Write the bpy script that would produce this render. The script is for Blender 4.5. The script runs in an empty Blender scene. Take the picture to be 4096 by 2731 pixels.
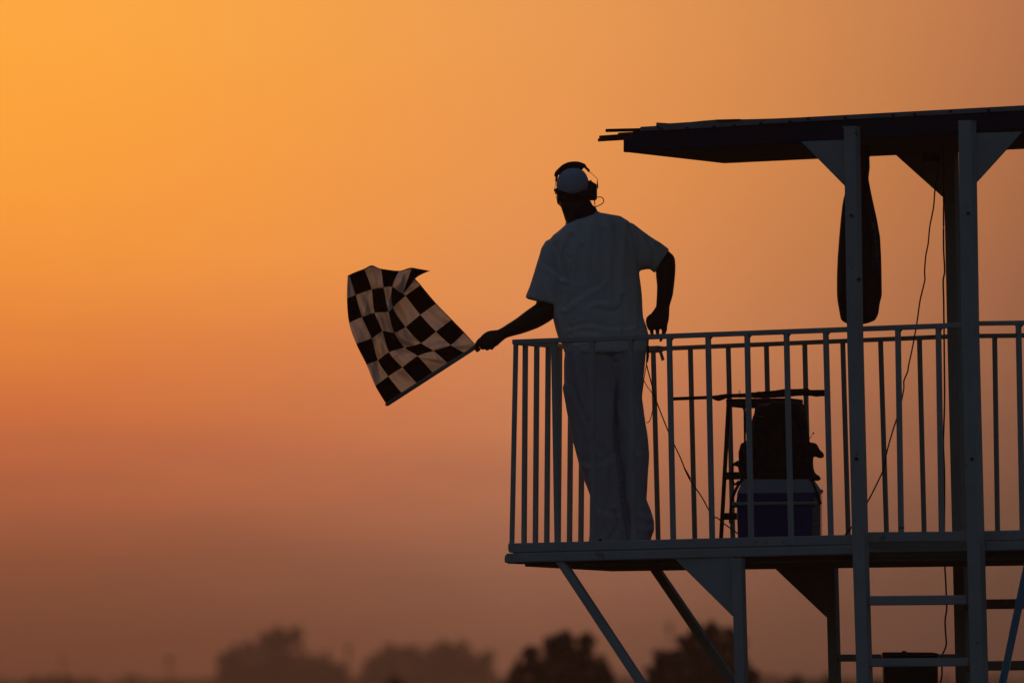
import bpy, bmesh, math, random
from mathutils import Vector, Matrix, noise
random.seed(7)
S = bpy.context.scene
C = S.collection

# ------------------------------------------------------------------ camera
FPX = 36920.0                    # focal length in pixels of the 4096 px wide photograph
PITCH = math.atan((3297 - 1365.5) / FPX)
CAM = Vector((0, 0, 1.6))
cd = bpy.data.cameras.new('camera')
cam = bpy.data.objects.new('camera', cd); C.objects.link(cam)
cam.location = CAM
cam.rotation_euler = (math.pi / 2 + PITCH, 0, 0)
cd.sensor_width = 36.0
cd.lens = 36.0 * FPX / 4096
cd.clip_start = 0.5; cd.clip_end = 6000
cd.dof.use_dof = True; cd.dof.focus_distance = 44.9; cd.dof.aperture_fstop = 4.4
S.camera = cam

# ------------------------------------------------------------------ sky
def lin(c):
    c = c / 255.0
    return c / 12.92 if c <= .04045 else ((c + .055) / 1.055) ** 2.4
def L3(r, g, b): return (lin(r), lin(g), lin(b), 1)
SUN_EL = math.radians(2.0); SUN_AZ = math.radians(-20)      # azimuth measured from +Y towards +X
w = bpy.data.worlds.new('World'); S.world = w; w.use_nodes = True
nt = w.node_tree; N = nt.nodes; K = nt.links
for n in list(N): N.remove(n)
def nd(t, **kw):
    n = N.new(t)
    for k, v in kw.items(): setattr(n, k, v)
    return n
def mth(op, a, b=None, clamp=False):
    n = nd('ShaderNodeMath', operation=op); n.use_clamp = clamp
    for i, v in enumerate((a, b)):
        if v is None: continue
        if isinstance(v, (int, float)): n.inputs[i].default_value = v
        else: K.new(v, n.inputs[i])
    return n.outputs[0]
tc = nd('ShaderNodeTexCoord')
sep = nd('ShaderNodeSeparateXYZ'); K.new(tc.outputs['Generated'], sep.inputs[0])
X, Y, Z = sep.outputs
sky = nd('ShaderNodeTexSky', sky_type='NISHITA')
sky.sun_disc = False; sky.sun_elevation = SUN_EL; sky.sun_rotation = SUN_AZ
sky.dust_density = 3.0; sky.air_density = 1.4; sky.ozone_density = 3.0
# dusk light of the open sky away from the glow
dusk = nd('ShaderNodeMix', data_type='RGBA', blend_type='MULTIPLY')
dusk.inputs[0].default_value = 1
K.new(sky.outputs[0], dusk.inputs[6]); dusk.inputs[7].default_value = (1.12, 1.04, 1.08, 1)
# the burning part of the sky: colour by elevation, three azimuths
yy = mth('MAXIMUM', Y, .02)
el = mth('DIVIDE', Z, yy)                        # tangent of the elevation
azt = mth('DIVIDE', X, yy)                       # tangent of the azimuth
nz = nd('ShaderNodeTexNoise'); nz.inputs['Scale'].default_value = 1.0
nz.inputs['Detail'].default_value = 3; nz.inputs['Roughness'].default_value = .5
cmb = nd('ShaderNodeCombineXYZ')
K.new(mth('MULTIPLY', azt, 22), cmb.inputs[0]); K.new(mth('MULTIPLY', el, 110), cmb.inputs[1])
K.new(cmb.outputs[0], nz.inputs['Vector'])
wob = mth('MULTIPLY', mth('SUBTRACT', nz.outputs[0], .5), .009)
fac = mth('DIVIDE', mth('ADD', el, wob), .0893, True)
def ramp(stops):
    r = nd('ShaderNodeValToRGB'); e = r.color_ramp; e.interpolation = 'B_SPLINE'
    while len(e.elements) > 1: e.elements.remove(e.elements[-1])
    for i, (y, c) in enumerate(stops):            # y = row of the 1568 px high picture whose sky this is
        p = max(0, min(1, (1893 - y) / 1893.0))
        if i == 0: x = e.elements[0]; x.position = p
        else: x = e.elements.new(p)
        x.color = L3(*c)
    K.new(fac, r.inputs[0]); return r.outputs[0]
left = ramp([(1893, (70, 38, 28)), (1600, (92, 51, 37)), (1400, (120, 67, 48)), (1250, (149, 81, 55)), (1100, (179, 91, 60)),
             (950, (206, 106, 64)), (800, (232, 128, 60)), (650, (249, 147, 60)), (450, (255, 160, 60)), (200, (255, 168, 63)), (0, (255, 172, 68))])
mid = ramp([(1893, (80, 52, 42)), (1600, (104, 68, 56)), (1450, (132, 80, 63)), (1300, (160, 96, 78)), (1150, (185, 108, 81)),
            (1000, (206, 121, 85)), (850, (223, 133, 88)), (700, (235, 141, 92)), (450, (243, 150, 88)), (200, (245, 155, 87)), (0, (243, 156, 89))])
right = ramp([(1893, (40, 32, 30)), (1600, (58, 44, 40)), (1450, (74, 55, 49)), (1300, (96, 70, 59)), (1150, (114, 79, 66)),
              (1000, (130, 88, 71)), (850, (145, 93, 75)), (700, (158, 99, 78)), (450, (170, 104, 79)), (200, (179, 111, 81)), (0, (182, 115, 83))])
t = mth('DIVIDE', X, yy)                       # tangent of the azimuth
nz = nd('ShaderNodeTexNoise'); nz.inputs['Scale'].default_value = 1.0
nz.inputs['Detail'].default_value = 3; nz.inputs['Roughness'].default_value = .5
cmb = nd('ShaderNodeCombineXYZ')
K.new(mth('MULTIPLY', azt, 22), cmb.inputs[0]); K.new(mth('MULTIPLY', el, 110), cmb.inputs[1])
K.new(cmb.outputs[0], nz.inputs['Vector'])
wob = mth('MULTIPLY', mth('SUBTRACT', nz.outputs[0], .5), .009)
fac = mth('DIVIDE', mth('ADD', el, wob), .0893, True)
def ramp(stops):
    r = nd('ShaderNodeValToRGB'); e = r.color_ramp; e.interpolation = 'B_SPLINE'
    while len(e.elements) > 1: e.elements.remove(e.elements[-1])
    for i, (y, c) in enumerate(stops):            # y = row of the 1568 px high picture whose sky this is
        p = max(0, min(1, (1893 - y) / 1893.0))
        if i == 0: x = e.elements[0]; x.position = p
        else: x = e.elements.new(p)
        x.color = L3(*c)
    K.new(fac, r.inputs[0]); return r.outputs[0]
left = ramp([(1893, (80, 44, 32)), (1600, (98, 56, 38)), (1400, (116, 66, 46)), (1250, (148, 84, 56)), (1100, (186, 100, 64)),
             (950, (212, 112, 60)), (800, (230, 128, 58)), (650, (246, 148, 60)), (450, (255, 160, 58)), (200, (255, 166, 60)), (0, (255, 170, 66))])
mid = ramp([(1893, (92, 58, 44)), (1600, (108, 70, 54)), (1450, (126, 82, 62)), (1300, (150, 98, 76)), (1150, (176, 110, 80)),
            (1000, (200, 122, 82)), (850, (216, 134, 86)), (700, (228, 143, 84)), (450, (236, 150, 80)), (200, (238, 154, 80)), (0, (236, 156, 82))])
right = ramp([(1893, (56, 40, 36)), (1600, (72, 52, 44)), (1450, (84, 60, 50)), (1300, (98, 70, 56)), (1150, (114, 78, 60)),
              (1000, (128, 86, 66)), (850, (142, 93, 68)), (700, (154, 98, 70)), (450, (168, 106, 68)), (200, (178, 112, 72)), (0, (184, 116, 76))])
t = mth('DIVIDE', mth('ADD', azt, .0555), .111, True)
m1 = nd('ShaderNodeMix', data_type='RGBA'); K.new(mth('POWER', mth('MULTIPLY', t, 2, True), 1.5), m1.inputs[0]); K.new(left, m1.inputs[6]); K.new(mid, m1.inputs[7])
m2 = nd('ShaderNodeMix', data_type='RGBA'); K.new(mth('POWER', mth('SUBTRACT', mth('MULTIPLY', t, 2), 1, True), 1.25), m2.inputs[0]); K.new(m1.outputs[2], m2.inputs[6]); K.new(right, m2.inputs[7])
# how far a direction is from the glow
gd = Vector((math.sin(math.radians(-4)), math.cos(math.radians(-4)), .09)).normalized()
dp = nd('ShaderNodeVectorMath', operation='DOT_PRODUCT'); K.new(tc.outputs['Generated'], dp.inputs[0]); dp.inputs[1].default_value = gd
mr = nd('ShaderNodeMapRange', interpolation_type='SMOOTHSTEP'); K.new(dp.outputs['Value'], mr.inputs[0])
mr.inputs[1].default_value = math.cos(math.radians(34)); mr.inputs[2].default_value = math.cos(math.radians(12))
b1 = nd('ShaderNodeBackground'); K.new(dusk.outputs[2], b1.inputs[0]); b1.inputs[1].default_value = .12
b2 = nd('ShaderNodeBackground'); K.new(m2.outputs[2], b2.inputs[0]); b2.inputs[1].default_value = 1.07
ms = nd('ShaderNodeMixShader'); K.new(mr.outputs[0], ms.inputs[0]); K.new(b1.outputs[0], ms.inputs[1]); K.new(b2.outputs[0], ms.inputs[2])
wo = nd('ShaderNodeOutputWorld'); K.new(ms.outputs[0], wo.inputs[0])

# ------------------------------------------------------------------ sun (veiled, at the horizon behind the stand)
sl = bpy.data.lights.new('sun', 'SUN'); sl.energy = .12; sl.angle = math.radians(.5); sl.color = (1, .42, .12)
sun = bpy.data.objects.new('sun', sl); C.objects.link(sun)
sd = Vector((math.sin(SUN_AZ) * math.cos(SUN_EL), math.cos(SUN_AZ) * math.cos(SUN_EL), math.sin(SUN_EL)))
sun.rotation_euler = sd.to_track_quat('Z', 'Y').to_euler(); sun.location = (-20, 60, 30)
S.view_settings.view_transform = 'Standard'; S.view_settings.look = 'None'
S.view_settings.exposure = 0; S.view_settings.gamma = 1; S.view_settings.use_curve_mapping = False
S.cycles.max_bounces = 6; S.cycles.volume_bounces = 0

# ------------------------------------------------------------------ measuring helpers
PHI = math.radians(27)
U = Vector((math.cos(PHI), -math.sin(PHI), 0))      # along the front of the stand, to the right (and nearer)
NN = Vector((math.sin(PHI), math.cos(PHI), 0))      # into the stand
DEP = 1.07
def ray(x, y):
    d = Vector((x - 2048, FPX, 1365.5 - y))
    d.rotate(Matrix.Rotation(PITCH, 3, 'X')); return d
def V(x, y, Y):                                      # the point seen at (x, y) that stands Y metres away
    d = ray(x, y); return CAM + d * (Y / d.y)
CORNER = V(2062, 2171, 45.0)
def F(x, y, off=0.0):                                # the point seen at (x, y) on the stand's plane `off` metres behind its front
    d = ray(x, y); return CAM + d * ((CORNER + NN * off - CAM).dot(NN) / d.dot(NN))
def crop(ox, oy, s): return lambda x, y: (ox + x / s, oy + y / s)
c1 = crop(1340, 1000, 2.24); c2 = crop(1980, 600, 1.96); c3 = crop(1980, 1300, 1.5675); c4 = crop(2380, 400, 2.6133)
c5 = crop(3200, 400, 1.742); c6 = crop(2600, 1300, 1.742); c7 = crop(3300, 1250, 1.742); c8 = crop(1980, 2100, 2.306)
d1 = crop(2900, 2100, 1.967); d5 = crop(2150, 620, 5.226); d6 = crop(1840, 1150, 4.48); d7 = crop(2500, 950, 2.852)
d8 = crop(2800, 1500, 2.24); e3 = crop(2380, 480, 7.84); e5 = crop(2900, 1880, 5.226); e6 = crop(1980, 2100, 5.6); dd = crop(0, 0, .57422)
MM = 45.0 / FPX

# ------------------------------------------------------------------ mesh helpers
class MB:
    def __init__(s): s.bm = bmesh.new()
    def face(s, vs):
        try: return s.bm.faces.new(vs)
        except ValueError: return None
    def loftrings(s, rings, cap=True):
        R = [[s.bm.verts.new(p) for p in r] for r in rings]
        n = len(R[0])
        for a, b in zip(R, R[1:]):
            for i in range(n): s.face((a[i], a[(i + 1) % n], b[(i + 1) % n], b[i]))
        if cap:
            s.face(list(reversed(R[0]))); s.face(R[-1])
        return s
    def solid(s, pts, vec):                          # polygon of points extruded along vec
        a = [Vector(p) for p in pts]; b = [p + vec for p in a]
        return s.loftrings([a, b])
    def prism(s, px, off, depth): return s.solid([F(x, y, off) for x, y in px], NN * depth)
    def bar(s, p, q, wd, dp, front=NN):              # square bar centred on p-q
        ax = (q - p).normalized(); sd_ = ax.cross(front).normalized(); f2 = sd_.cross(ax).normalized()
        r = [sd_ * wd / 2 * i + f2 * dp / 2 * j for i, j in ((-1, -1), (1, -1), (1, 1), (-1, 1))]
        return s.loftrings([[p + k for k in r], [q + k for k in r]])
    def tube(s, pts, rad, n=8, cap=True):
        pts = [Vector(p) for p in pts]; rings = []
        up = Vector((0, 0, 1))
        for i, p in enumerate(pts):
            t_ = (pts[min(i + 1, len(pts) - 1)] - pts[max(i - 1, 0)]).normalized()
            ref = Vector((0, 1, 0)) if abs(t_.y) < .8 else Vector((1, 0, 0))
            a = t_.cross(ref).normalized(); b = t_.cross(a).normalized()
            r = rad[i] if isinstance(rad, (list, tuple)) else rad
            rings.append([p + a * (r * math.cos(k * 2 * math.pi / n)) + b * (r * math.sin(k * 2 * math.pi / n)) for k in range(n)])
        return s.loftrings(rings, cap)
    def loft(s, secs, n=28, e=2.3, bdir=Vector((0, 1, 0))):   # secs: (left point, right point, half depth[, shift])
        rings = []
        for sc_ in secs:
            l, r, hd = sc_[:3]; sh = sc_[3] if len(sc_) > 3 else 0
            c = (l + r) / 2 + bdir * sh; a = (r - l) / 2; b = bdir * hd
            ring = []
            for k in range(n):
                t_ = k * 2 * math.pi / n; cx, sx = math.cos(t_), math.sin(t_)
                ring.append(c + a * (math.copysign(abs(cx) ** (2 / e), cx)) + b * (math.copysign(abs(sx) ** (2 / e), sx)))
            rings.append(ring)
        return s.loftrings(rings)
    def ell(s, c, rx, ry, rz, rot=None, seg=20):
        m = Matrix.Translation(c) @ (rot.to_4x4() if rot else Matrix.Identity(4)) @ Matrix.Diagonal((rx, ry, rz, 1))
        bmesh.ops.create_uvsphere(s.bm, u_segments=seg, v_segments=seg // 2 + 2, radius=1, matrix=m); return s
    def mesh(s, name):
        bmesh.ops.recalc_face_normals(s.bm, faces=s.bm.faces[:])
        me = bpy.data.meshes.new(name); s.bm.to_mesh(me); s.bm.free(); return me

def spline(pts, k=6):
    P = [Vector(p) for p in pts]; out = []
    for i in range(len(P) - 1):
        p0, p1, p2, p3 = P[max(i - 1, 0)], P[i], P[i + 1], P[min(i + 2, len(P) - 1)]
        for j in range(k):
            t_ = j / k
            out.append(.5 * ((2 * p1) + (p2 - p0) * t_ + (2 * p0 - 5 * p1 + 4 * p2 - p3) * t_ ** 2 + (-p0 + 3 * p1 - 3 * p2 + p3) * t_ ** 3))
    out.append(P[-1]); return out

def tag(o, label=None, cat=None, group=None, kind=None):
    if label: o['label'] = label
    if cat: o['category'] = cat
    if group: o['group'] = group
    if kind: o['kind'] = kind
    return o
def thing(name, loc, label, cat, group=None):
    o = bpy.data.objects.new(name, None); o.empty_display_size = .2; C.objects.link(o); o.location = loc
    return tag(o, label, cat, group)
def base_of(o):
    while o.parent: o = o.parent
    return o.location
def link(name, me, mat, parent=None, loc=None, bevel=0, smooth=False, seg=1):
    o = bpy.data.objects.new(name, me); C.objects.link(o)
    b = Vector(base_of(parent)) if parent else Vector(loc or (0, 0, 0))
    me.transform(Matrix.Translation(-b))
    if parent: o.parent = parent
    else: o.location = b
    if mat: me.materials.append(mat)
    if smooth:
        for p in me.polygons: p.use_smooth = True
    if bevel:
        m = o.modifiers.new('bevel', 'BEVEL'); m.width = bevel; m.segments = seg; m.limit_method = 'ANGLE'; m.angle_limit = math.radians(40)
    return o
def build(mb, name, mat, parent=None, **kw): return link(name, mb.mesh(name), mat, parent, **kw)
def fuse(mb, voxel, it=4, f=.5):                     # one continuous surface out of overlapping closed forms
    me = mb.mesh('tmp'); o = bpy.data.objects.new('tmp', me); C.objects.link(o)
    m = o.modifiers.new('r', 'REMESH'); m.mode = 'VOXEL'; m.voxel_size = voxel; m.use_smooth_shade = True
    if it:
        q = o.modifiers.new('s', 'SMOOTH'); q.factor = f; q.iterations = it
    dg = bpy.context.evaluated_depsgraph_get()
    out = bpy.data.meshes.new_from_object(o.evaluated_get(dg))
    bpy.data.objects.remove(o); return out

def displace(me, fn):                                # move each vertex along its normal by fn(co, normal)
    nr_ = [v.normal.copy() for v in me.vertices]; co = [v.co.copy() for v in me.vertices]; flat = []
    for c, n in zip(co, nr_): flat.extend(c + n * fn(c, n))
    me.vertices.foreach_set('co', flat); me.update()

# ------------------------------------------------------------------ materials
def material(name, col, rough=.6, metal=0, var=.12, scale=6, bump=.0, bscale=60, spec=.5, coat=0, stains=0):
    m = bpy.data.materials.new(name); m.use_nodes = True
    t_ = m.node_tree; n = t_.nodes; k = t_.links; b = n['Principled BSDF']
    tc_ = n.new('ShaderNodeTexCoord'); nz_ = n.new('ShaderNodeTexNoise')
    nz_.inputs['Scale'].default_value = scale; nz_.inputs['Detail'].default_value = 6
    k.new(tc_.outputs['Object'], nz_.inputs['Vector'])
    mx = n.new('ShaderNodeMix'); mx.data_type = 'RGBA'
    a = tuple(max(0, c * (1 - var)) for c in col); c_ = tuple(min(1, c * (1 + var)) for c in col)
    mx.inputs[6].default_value = (*a, 1); mx.inputs[7].default_value = (*c_, 1)
    k.new(nz_.outputs[0], mx.inputs[0]); last = mx.outputs[2]
    if stains:                                       # rust and scuffs of their own shape
        n2 = n.new('ShaderNodeTexNoise'); n2.inputs['Scale'].default_value = 14; n2.inputs['Detail'].default_value = 8; n2.inputs['Roughness'].default_value = .7
        k.new(tc_.outputs['Object'], n2.inputs['Vector'])
        r_ = n.new('ShaderNodeValToRGB'); r_.color_ramp.elements[0].position = .62; r_.color_ramp.elements[1].position = .70
        k.new(n2.outputs[0], r_.inputs[0])
        s_ = n.new('ShaderNodeMath'); s_.operation = 'MULTIPLY'; s_.inputs[1].default_value = stains; k.new(r_.outputs[0], s_.inputs[0])
        m3 = n.new('ShaderNodeMix'); m3.data_type = 'RGBA'; m3.inputs[7].default_value = (.07, .035, .02, 1)
        k.new(s_.outputs[0], m3.inputs[0]); k.new(last, m3.inputs[6]); last = m3.outputs[2]
    k.new(last, b.inputs['Base Color'])
    b.inputs['Roughness'].default_value = rough; b.inputs['Metallic'].default_value = metal
    b.inputs['Specular IOR Level'].default_value = spec; b.inputs['Coat Weight'].default_value = coat
    if bump:
        n3 = n.new('ShaderNodeTexNoise'); n3.inputs['Scale'].default_value = bscale; n3.inputs['Detail'].default_value = 5
        k.new(tc_.outputs['Object'], n3.inputs['Vector'])
        bp = n.new('ShaderNodeBump'); bp.inputs['Strength'].default_value = bump; bp.inputs['Distance'].default_value = .01
        k.new(n3.outputs[0], bp.inputs['Height']); k.new(bp.outputs[0], b.inputs['Normal'])
    return m
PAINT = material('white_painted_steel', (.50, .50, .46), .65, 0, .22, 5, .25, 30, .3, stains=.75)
PAINT2 = material('darker_white_paint', (.34, .33, .28), .7, 0, .12, 6, .15, 40, .3, stains=.4)  # darker tone of the white, used on rear and under-deck members
ROOFM = material('weathered_roof_sheet', (.30, .30, .31), .7, 0, .3, 8, .3, 30, .3, stains=.6)
NAVY = material('navy_painted_board', (.002, .018, .055), .6, 0, .2, 4, .1, 30, .25)
WOOD = material('dark_plywood_and_rib_gaps', (.16, .12, .07), .85, 0, .25, 7, .3, 25, .2)
DECK = material('deck_boards', (.12, .10, .08), .85, 0, .25, 7, .3, 25, .2)
BLACK = material('black_plastic', (.012, .012, .013), .55, 0, .2, 20, .1, 60, .3)
RUBBER = material('black_cable_rubber', (.01, .009, .008), .7, 0, .1, 20, spec=.2)
SHIRT = material('white_cotton_jersey', (.74, .71, .66), .95, 0, .06, 9, .25, 120, .1)
CAPM = material('white_cap_twill', (.55, .56, .60), .9, 0, .08, 14, .3, 160, .1)
PANTS = material('light_work_trousers', (.52, .51, .54), .95, 0, .10, 7, .3, 90, .1)
SKIN = material('dark_skin', (.045, .022, .013), .5, 0, .15, 18, .1, 90, .3)
HAIRM = material('short_black_hair', (.008, .006, .005), .85, 0, .3, 60, .5, 200, .2)
GAIT = material('dark_navy_knit', (.010, .010, .03), .95, 0, .2, 30, .3, 150, .1)
NYLON = material('black_nylon', (.010, .010, .012), .75, 0, .25, 12, .4, 45, .2)
BLUEP = material('blue_cooler_plastic', (.001, .028, .17), .5, 0, .1, 5, .05, 60, .35)
WHITEP = material('white_cooler_plastic', (.30, .33, .35), .5, 0, .08, 5, .05, 60, .35)
STOOLM = material('dark_brown_steel', (.018, .012, .008), .55, 0, .2, 8, .1, 60, .3)
ROLLM = material('brown_flag_cloth', (.035, .018, .006), .95, 0, .3, 20, .5, 70, .1)
POLEW = material('dark_wooden_dowel', (.06, .03, .015), .8, 0, .2, 30, .1, 60, .2)
BLUEST = material('blue_painted_pipe', (.09, .24, .29), .10, 0, .08, 5, .02, 60, .6)
REDM = material('red_reflector', (.22, .008, .008), .4, 0, .1, 10)
BAGM = material('dark_vinyl', (.012, .011, .013), .7, 0, .3, 5, .25, 20, .2)
BAGN = material('navy_vinyl_panel', (.012, .022, .055), .6, 0, .3, 5, .1, 20, .3)
PRINT = material('grey_print', (.10, .12, .12), .7, 0, .3, 20)
STEELG = material('galvanised_bolt', (.05, .05, .05), .6, .6, .2, 20)
TAPE = material('grey_tape', (.24, .24, .20), .7, 0, .15, 20, .2, 60)
SHOE = material('black_leather', (.012, .011, .011), .5, 0, .2, 20, .1, 60)

# ================================================================== the place: ground
def ground():
    bm = bmesh.new(); R = 1000.0
    rs = [0, 8, 20, 40, 70, 110, 170, 260, 380, 540, 760, 1000]
    prev = None; n = 48
    for r in rs:
        if r == 0: ring = [bm.verts.new((0, 0, 0))]
        else:
            ring = []
            for k in range(n):
                a = k * 2 * math.pi / n; x, y = r * math.cos(a), r * math.sin(a)
                z = .12 * noise.noise((x * .03, y * .03, 0)) if r > 60 else 0
                ring.append(bm.verts.new((x, y, z)))
        if prev:
            for k in range(n):
                if len(prev) == 1: bm.faces.new((prev[0], ring[k], ring[(k + 1) % n]))
                else: bm.faces.new((prev[k], ring[k], ring[(k + 1) % n], prev[(k + 1) % n]))
        prev = ring
    me = bpy.data.meshes.new('ground'); bm.to_mesh(me); bm.free()
    g = link('ground', me, material('dry_grass_and_dirt', (.055, .048, .028), .95, 0, .5, .6, .5, 6, .1))
    tag(g, kind='structure')
ground()

# ================================================================== the flag stand
base = F(3400, 2240, DEP / 2); base.z = 0
ST = thing('flag_stand', base, 'raised white steel flag stand with navy edged roof, barred railings and ladder', 'flag stand')
def ground_pt(p, q):                                 # continue the line p->q down to the ground
    t_ = p.z / (p.z - q.z); return p + (q - p) * t_
K1 = .83                                             # visible width of a square tube -> its side (both faces show)

def post(top, bot, wpx, off, to_ground=True, mat=PAINT, par=None, name='post', bevel=.006, mids=()):
    a = wpx * MM / (math.cos(PHI) + math.sin(PHI))
    P = [F(*x, off) for x in ([top] + list(mids) + [bot])]
    if to_ground: P.append(ground_pt(P[-2], P[-1]))
    m = MB(); m.loftrings([[p + U * (a / 2 * i) + NN * (a / 2 * j) for i, j in ((-1, -1), (1, -1), (1, 1), (-1, 1))] for p in P])
    return build(m, name, mat, par or ST, bevel=bevel, seg=2)
# posts: centre lines in the photograph
p1 = post((3408, 509), (3459.2, 2731), 69, -.045, mids=((3419.5, 1280), (3440, 2120)))
p2 = post((3868.5, 486), (3918.5, 2731), 75, -.045, mids=((3881, 1290), (3902, 2120)))
p3 = post((2953.5, 2232), (2966.5, 2731), 58, -.01)
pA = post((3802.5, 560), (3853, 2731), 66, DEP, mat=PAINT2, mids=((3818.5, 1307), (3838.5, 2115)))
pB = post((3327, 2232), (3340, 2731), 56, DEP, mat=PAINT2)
for (x, y) in (c5(358, 805), c5(410, 1250), c5(1172, 790), c7(218, 1017), c7(1025, 1018)):
    p = F(x, y, -.045 - .036)
    m = MB().tube([p + NN * .012, p - NN * .006], .008, 8)
    par = p1 if x < 3700 else p2
    build(m, 'bolt', STEELG, par)
for pp, (x, y) in ((p1, (3408, 509)), (p2, (3869, 486))):       # cap plates on the post tops
    q = F(x, y, -.045); build(MB().bar(q - U * .034, q + U * .034, .006, .066), 'cap_plate', PAINT, pp)

# deck
def hexa(fp, bp):                                    # front polygon on the front plane, back polygon on the back plane
    m = MB(); m.loftrings([[F(*p, -.0) for p in fp], [F(*p, DEP) for p in bp]]); return m
# joist beams
beam = MB()
xl, xr = 2017, 4500
def yb(x): return 2250 + (x - 2017) * (2199 - 2250) / (4096 - 2017)    # bottom edge of the front beam
def yj(x): return 2211 + (x - 2017) * (2161 - 2211) / (4096 - 2017)    # its joint with the railing channel
def yk(x): return 2172 + (x - 2031) * (2120 - 2172) / (4096 - 2031)    # top of the channel
def beamseg(x0, x1, mat=PAINT):
    ds = 9; pts = [(x0, yb(x0)), (x1, yb(x1)), (x1, yj(x1) + 1), (x0 + 8, yj(x0) + 1), (x0 + 2, yj(x0) + ds), (x0 - 1, yj(x0) + 20)]
    return build(MB().prism(pts, 0, .06), 'deck_beam', mat, ST, bevel=.006, seg=2)
beamseg(2017, 3424); beamseg(3896, 4500)
def yB(x): return 2267 + (x - 2435) * (2229 - 2267) / (4096 - 2435)    # lower edge of the rear beam
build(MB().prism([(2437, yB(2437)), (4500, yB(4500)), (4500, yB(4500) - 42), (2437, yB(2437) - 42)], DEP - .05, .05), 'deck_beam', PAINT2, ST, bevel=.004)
# end beam and cross joists between the two long beams
def joist(xf, nm='joist', mat=PAINT2, h=36, dx=(-12, 12)):
    xb = xf + 404
    a0, a1 = F(xf, yb(xf) + (4 if xf < 2050 else -1), .0 if xf < 2050 else .06), F(xb - 20, yB(xb) - 2, DEP - .05)
    b0, b1 = F(xf, yb(xf) - h, .06), F(xb - 20, yB(xb) - h, DEP - .05)
    sh = U * .04
    m = MB(); m.loftrings([[a0, a0 + sh, b0 + sh, b0], [a1, a1 + sh, b1 + sh, b1]]); return build(m, nm, mat, ST)
for xf in (2030, 2330, 2640, 2950, 3250, 3960): joist(xf)
# floor boards
FLOORZ = F(3000, 2213, 0).z
def deckpt(x, off, z):
    p = F(x, 2213, off); return Vector((p.x, p.y, z))
for i in range(8):
    o0 = .062 + i * (DEP - .06 - .062) / 8; o1 = o0 + (DEP - .06 - .062) / 8 - .006
    A = CORNER + NN * o0; Bq = CORNER + NN * o1
    a = Vector((A.x, A.y, FLOORZ - .03)); b = Vector((Bq.x, Bq.y, FLOORZ - .03))
    L = U * 3.6
    build(MB().solid([a, a + L, b + L, b], Vector((0, 0, .03))), 'floor_board', DECK, ST)
# plywood sheet under the boards
A = CORNER + NN * .062; B_ = CORNER + NN * (DEP - .05)
a = Vector((A.x, A.y, FLOORZ - .045)) + U * .02; b = Vector((B_.x, B_.y, FLOORZ - .045)) + U * .02
build(MB().solid([a, a + U * 3.55, b + U * 3.55, b], Vector((0, 0, .012))), 'underlay_sheet', WOOD, ST)

# railings
BW = .0232
def railing(label): 
    r = bpy.data.objects.new('railing', None); C.objects.link(r); r.parent = ST; r['label'] = label; return r
RF = railing('front railing of vertical white bars'); RE = railing('short left end railing'); RB = railing('rear railing of vertical bars')
def baluster(top, bot, off, par, wdt=BW, mat=PAINT, inset=.0):
    p, q = F(*top, off), F(*bot, off)
    return build(MB().bar(p, q, wdt, wdt), 'baluster', mat, par, bevel=.0025)
# front: top rail pieces and channel
OFR = .018
def yrt(x):                                          # centre of the front top rail
    if x < 3880: return 1368 + (x - 2050) * (1300.5 - 1368) / (3845 - 2050)
    return 1294 + (x - 3900) * (1291 - 1294) / 196
def railbar(x0, x1, off, fy, thick, par, mat=PAINT, ext=.024):
    p, q = F(x0, fy(x0), off), F(x1, fy(x1), off)
    return build(MB().bar(p, q, thick, ext), 'top_rail', mat, par, bevel=.003)
railbar(2052, 3848, OFR, yrt, .0245, RF); railbar(3890, 4500, OFR, yrt, .022, RF)
build(MB().prism([(2031, yk(2031)), (3424, yk(3424)), (3424, yj(3424) - 1.2), (2036, yj(2036) - 1.2), (2031, yj(2036) - 12)], .004, .045), 'bottom_channel', PAINT, RF, bevel=.004)
build(MB().prism([(3462, 2127), (3880, 2124), (3880, 2165), (3462, 2168)], .004, .045), 'bottom_channel', PAINT, RF, bevel=.004)
build(MB().prism([(3896, 2123), (4500, 2110), (4500, 2151), (3896, 2163)], .004, .045), 'bottom_channel', PAINT, RF, bevel=.004)
fb = [(c3(131, 110), c3(106, 1362)), (c3(369, 100), c3(391, 1352)), (c3(609, 90), c3(620, 1346)), (c3(852, 85), c3(872, 1337)), (c3(1093, 75), c3(1118, 1332)),
      (c6(405, 75), c6(434, 1468)), (c6(677, 65), c6(706, 1465)), (c6(951, 55), c6(984, 1458)), (c6(1225, 45), c6(1261, 1452)),
      (c7(508, 112), c7(531, 1530)), (c7(790, 102), c7(813, 1527)), (c7(1348, 78), c7(1377, 1518)), (c7(1630, 74), c7(1660, 1515))]
for k, (a, b) in enumerate(fb):
    q = baluster((a[0], yrt(a[0]) + 8), (b[0], max(b[1], yk(b[0])) + 9), OFR, RF, BW if k != 0 else .0205)
    # small weld fillets under the rail
    if k > 0:
        T = F(a[0], yrt(a[0]) + 9, OFR); m = MB()
        for sgn in (-1, 1):
            e0 = T + U * (sgn * BW * .48); m.solid([e0, e0 + U * sgn * .009, e0 - Vector((0, 0, .010))], NN * .012)
        build(m, 'weld_fillet', PAINT, q)
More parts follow.
